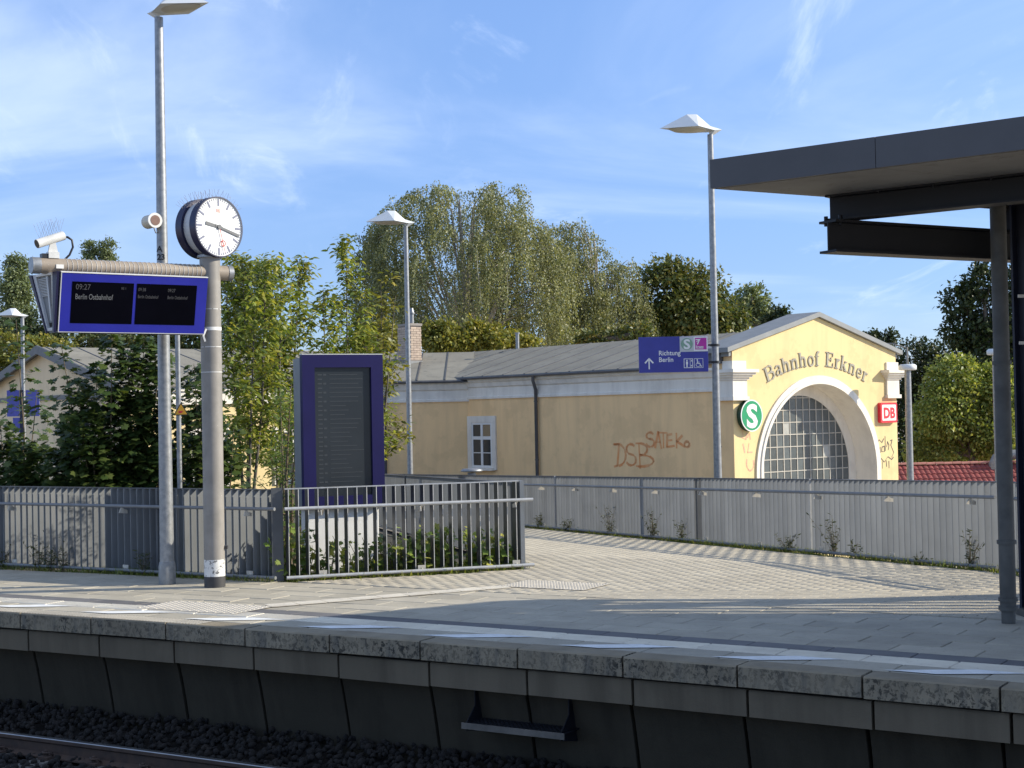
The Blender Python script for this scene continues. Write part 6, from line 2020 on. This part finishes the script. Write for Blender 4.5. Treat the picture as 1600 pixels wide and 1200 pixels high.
# maple bushes with big lobed leaves, dark against the light
def maple_bush(label, Y, xb, shoots, nl, size, gz=-0.2):
    b0 = at(xb, 760, Y)
    root = empty('maple_bush', (b0.x, Y, gz), 0, label, 'bush', 'maple bushes behind the railing')
    base = Vector((b0.x, Y, gz))
    segs = []; P_, D_, N_ = [], [], []
    for (xt, yt, wgt) in shoots:
        tip = at(xt, yt, Y + rnd.uniform(-0.5, 0.5)) - base
        st = Vector((tip.x * 0.45 + rnd.uniform(-.1, .1), rnd.uniform(-.2, .2), 0))
        mid = st.lerp(tip, 0.55) + Vector((rnd.uniform(-.1, .1), 0, 0))
        segs.append(([st * 0.3, mid, tip], [0.02, 0.012, 0.004]))
        n = int(nl * 1.9 * wgt)
        t = rng.uniform(0.05, 1.0, n)
        A, Bm, C = np.array(st), np.array(mid), np.array(tip)
        pos = ((1 - t) ** 2)[:, None] * A + (2 * t * (1 - t))[:, None] * (2 * Bm - 0.5 * (A + C)) + (t ** 2)[:, None] * C
        az = rng.uniform(0, 2 * PI, n)
        side = np.stack([np.cos(az), np.sin(az), np.zeros(n)], 1)
        ro = (0.07 + 0.42 * np.clip(1 - t, 0, 1) ** 0.6) * rng.uniform(0.3, 1.0, n)
        pos = pos + side * ro[:, None]
        d = side + np.stack([np.zeros(n), np.zeros(n), rng.uniform(-0.8, 0.3, n)], 1)
        nn = side * 0.8 + np.stack([rng.normal(0, .4, n), rng.normal(-.3, .4, n), np.ones(n) * .8], 1)
        P_.append(pos); D_.append(d); N_.append(nn)
    pp = np.concatenate(P_); dd_ = np.concatenate(D_); nn = np.concatenate(N_)
    V, T = scatter(MAPLE, pp, dd_, nn, size * rng.uniform(0.55, 1.25, len(pp)))
    trunk_mesh(root, segs, M['twig'])
    np_mesh('crown', V, T, L['maple'], root)


maple_bush('dark maple bush at the far left with one thin upright shoot', 22.5, 35, [(25, 500, .35), (58, 610, .35), (0, 655, .6), (35, 690, .9), (62, 700, .9), (12, 690, .9), (90, 715, .8), (-30, 660, .8)], 300, 0.125)
maple_bush('largest dark maple bush, below the departure display', 21.6, 175, [(95, 535, .45), (120, 590, .8), (150, 575, .9), (175, 520, .8), (200, 545, 1), (225, 525, 1), (250, 540, 1), (140, 640, 1.1), (185, 610, 1.2), (220, 610, 1.2), (105, 660, 1), (240, 640, 1.1), (160, 690, 1.1), (205, 690, 1.1), (255, 690, 1), (90, 700, .8)], 330, 0.125)
maple_bush('narrow dark maple bush between lamp post and clock post', 21.8, 305, [(303, 568, .8), (318, 575, .9), (308, 640, 1), (330, 620, 1), (312, 690, 1), (345, 690, .8), (365, 670, .5)], 260, 0.12)
sapling('green_bush', 'lighter green bush in the gap behind the tall lamp post', 25.0, 285, [(275, 712, .3, .3), (300, 715, .3, .3), (265, 722, .2, .3)], 90, L['willow'], 0.12, KITE, group=None, cat='bush', start=0.2)

# creeper with big leaves inside the short railing
def in_bed(t, back):
    d = dB
    n_ = Vector((-d.y, d.x)).normalized()
    return Vector((NB0.x + d.x * t + n_.x * back, NB0.y + d.y * t + n_.y * back))
def creeper(label, t0, t1, n, hmax):
    c = in_bed((t0 + t1) / 2, 0.3)
    root = empty('creeper', (c.x, c.y, -0.05), 0, label, 'creeper', 'creepers behind the short railing')
    P_, D_, N_ = [], [], []
    segs = []
    for s_ in range(int(n / 9)):
        a = in_bed(rnd.uniform(t0, t1), rnd.uniform(0.05, 0.5))
        h = hmax * rnd.uniform(0.35, 1.0)
        lean = (rnd.uniform(-.18, .18), rnd.uniform(-.15, .1))
        p0 = np.array([a.x - c.x, a.y - c.y, 0.0]); p1 = p0 + np.array([lean[0], lean[1], h])
        segs.append(([tuple(p0), tuple((p0 + p1) / 2 + 0.03), tuple(p1)], [0.006, 0.005, 0.003]))
        m_ = 9
        t = np.linspace(0.15, 1, m_)[:, None]
        pos = p0 + (p1 - p0) * t + rng.normal(size=(m_, 3)) * 0.03
        az = rng.uniform(0, 2 * PI, m_)
        P_.append(pos); D_.append(np.stack([np.cos(az), np.sin(az) - 0.5, rng.uniform(-.9, .1, m_)], 1)); N_.append(np.stack([rng.normal(0.3, .4, m_), rng.normal(-.6, .4, m_), np.ones(m_)], 1))
    pp = np.concatenate(P_); V, T = scatter(MAPLE, pp, np.concatenate(D_), np.concatenate(N_), 0.095 * rng.uniform(0.5, 1.3, len(pp)))
    q = MB()
    for pts, rs in segs: q.tube(pts, rs, 5, False)
    q.build('stems', M['twig'], root, kind='stuff')
    np_mesh('leaves', V, T, L['vine'], root)
creeper('sparse creeper at the left corner of the short railing', 0.0, 0.16, 330, 0.75)
creeper('thin tall green creeper in front of the white plinth', 0.2, 0.45, 260, 0.55)
creeper('thick creeper at the middle of the short railing', 0.46, 0.72, 800, 0.62)
creeper('yellow green creeper at the right end of the short railing', 0.80, 0.97, 520, 0.55)


def grass(label, spots_, n, hmin, hmax, lm, wid=0.06):
    P_ = []; D_ = []
    for (a, b, w) in spots_:
        m_ = int(n / len(spots_))
        t = rng.uniform(0, 1, m_)[:, None]
        pos = np.array([a])[0] + (np.array(b) - np.array(a)) * t
        pos = np.concatenate([pos + rng.normal(size=(m_, 2)) * w, np.zeros((m_, 1))], 1)
        pos[:, 2] = [zground(x, y) - 0.02 for x, y, _ in pos]
        P_.append(pos)
        D_.append(np.concatenate([rng.normal(0, .45, (m_, 2)), np.ones((m_, 1))], 1))
    pp = np.concatenate(P_); dd_ = np.concatenate(D_)
    V, T = scatter(([(0, .05, 0), (0, -.05, 0), (.6, .035, .05), (.6, -.035, .05), (1, 0, .16)], [(0, 1, 3), (0, 3, 2), (2, 3, 4)]), pp, dd_, unit(len(pp)), rng.uniform(hmin, hmax, len(pp)))
    return tag(np_mesh('grass', V, T, lm), label, 'grass', kind='stuff')


fo = -FN * 0.10
def fpt(t, o): q = FA + (FB - FA) * t - FN * o; return (q.x, q.y)
grass('short green grass along the foot of the railings', [(fpt(0, .10), fpt(.62, .10), 0.05), (fpt(-.08, .09), fpt(.12, .09), 0.06), (fpt(.15, .10), fpt(.35, .10), .05), (tuple(A0 - Vector((0.1, 0.1))), tuple(A1 - Vector((.08, .1))), 0.05), (tuple(A0 + (A1 - A0) * .1), tuple(A0 + (A1 - A0) * .35), 0.08), (tuple(NB0 + Vector((0.1, 0.05))), tuple(NB1), 0.08), (tuple(NB0 + Vector((0.2, 0.25))), tuple(NB1 + Vector((-.2, .2))), 0.15)], 14000, 0.03, 0.13, L['grass'])


def weed(label, x, y, h, r, n, lm=None, size=0.06, tmpl=SLIM):
    root = empty('weed', (x, y, zground(x, y) - 0.03), 0, label, 'weed', 'weeds at the foot of the railings')
    q = MB(); P_, D_ = [], []
    for s_ in range(max(4, int(n / 14))):
        tip = np.array([rnd.gauss(0, r), rnd.gauss(0, r), h * rnd.uniform(.5, 1)])
        q.tube([(0, 0, 0), tuple(tip * np.array([.4, .4, .55])), tuple(tip)], [0.004, 0.003, 0.0015], 4, False)
        t = rng.uniform(.2, 1, 14)[:, None]
        P_.append(tip * t * (0.7 + 0.3 * t) + rng.normal(size=(14, 3)) * 0.012); d = unit(14); d[:, 2] = np.abs(d[:, 2]) * .6; D_.append(d)
    q.build('stems', M['twig'], root, kind='stuff')
    V, T = scatter(tmpl, np.concatenate(P_), np.concatenate(D_), unit(len(P_) * 14), size * rng.uniform(.5, 1.4, len(P_) * 14))
    np_mesh('leaves', V, T, lm or L['weed'], root)


for i, (px, py, h, lab) in enumerate([(960, 838, .62, 'tall thin weed left of the dark post of the path railing'), (895, 832, .34, 'low weed at the light seam of the path railing'), (1028, 842, .60, 'tall weed just left of the dark post of the path railing'), (1072, 846, .42, 'bushy weed leaning at the dark post of the path railing'), (1240, 862, .38, 'green weed clump under the middle bracket of the path railing'), (1312, 868, .62, 'spiky weed with one long stalk on the path railing'), (1345, 872, .3, 'low dark weed right of the spiky one'), (1525, 886, .52, 'dark grassy weed next to the canopy down pipe'), (1450, 882, .22, 'smallest weed between the spiky and the grassy one'), (850, 824, .36, 'weed near the end of the short railing')]):
    r_ = ray(px, py + 6); t = (0.0 - EYE) / r_[2]
    x, y = r_[0] * t, r_[1] * t
    # project on to the railing line, just on its path side
    q = Vector((x, y)); 
    u_ = r_[0] / r_[1]
    tt = (FA.x - u_ * FA.y) / (u_ * FD.y - FD.x)
    w_ = FA + FD * tt - FN * 0.09
    weed(lab, w_.x, w_.y, h, 0.11, 170 if h > .3 else 90)
for px, h, lab in [(15, .4, 'dark weed at the left picture end of the sunlit railing'), (72, .55, 'thick dry weed in front of the sunlit railing slats'), (110, .5, 'tangled weed next to the shaded slats of the railing'), (90, .35, 'low tangled weed between the two dry weeds'), (232, .4, 'grassy weed at the foot of the tall lamp post')]:
    u_ = ray(px, 890)[0] / ray(px, 890)[1]
    dA = (A1 - A0).normalized()
    tt = (A0.x - u_ * A0.y) / (u_ * dA.y - dA.x)
    w_ = A0 + dA * tt + Vector((-0.06, -0.1))
    weed(lab, w_.x, w_.y, h, 0.13, 130)
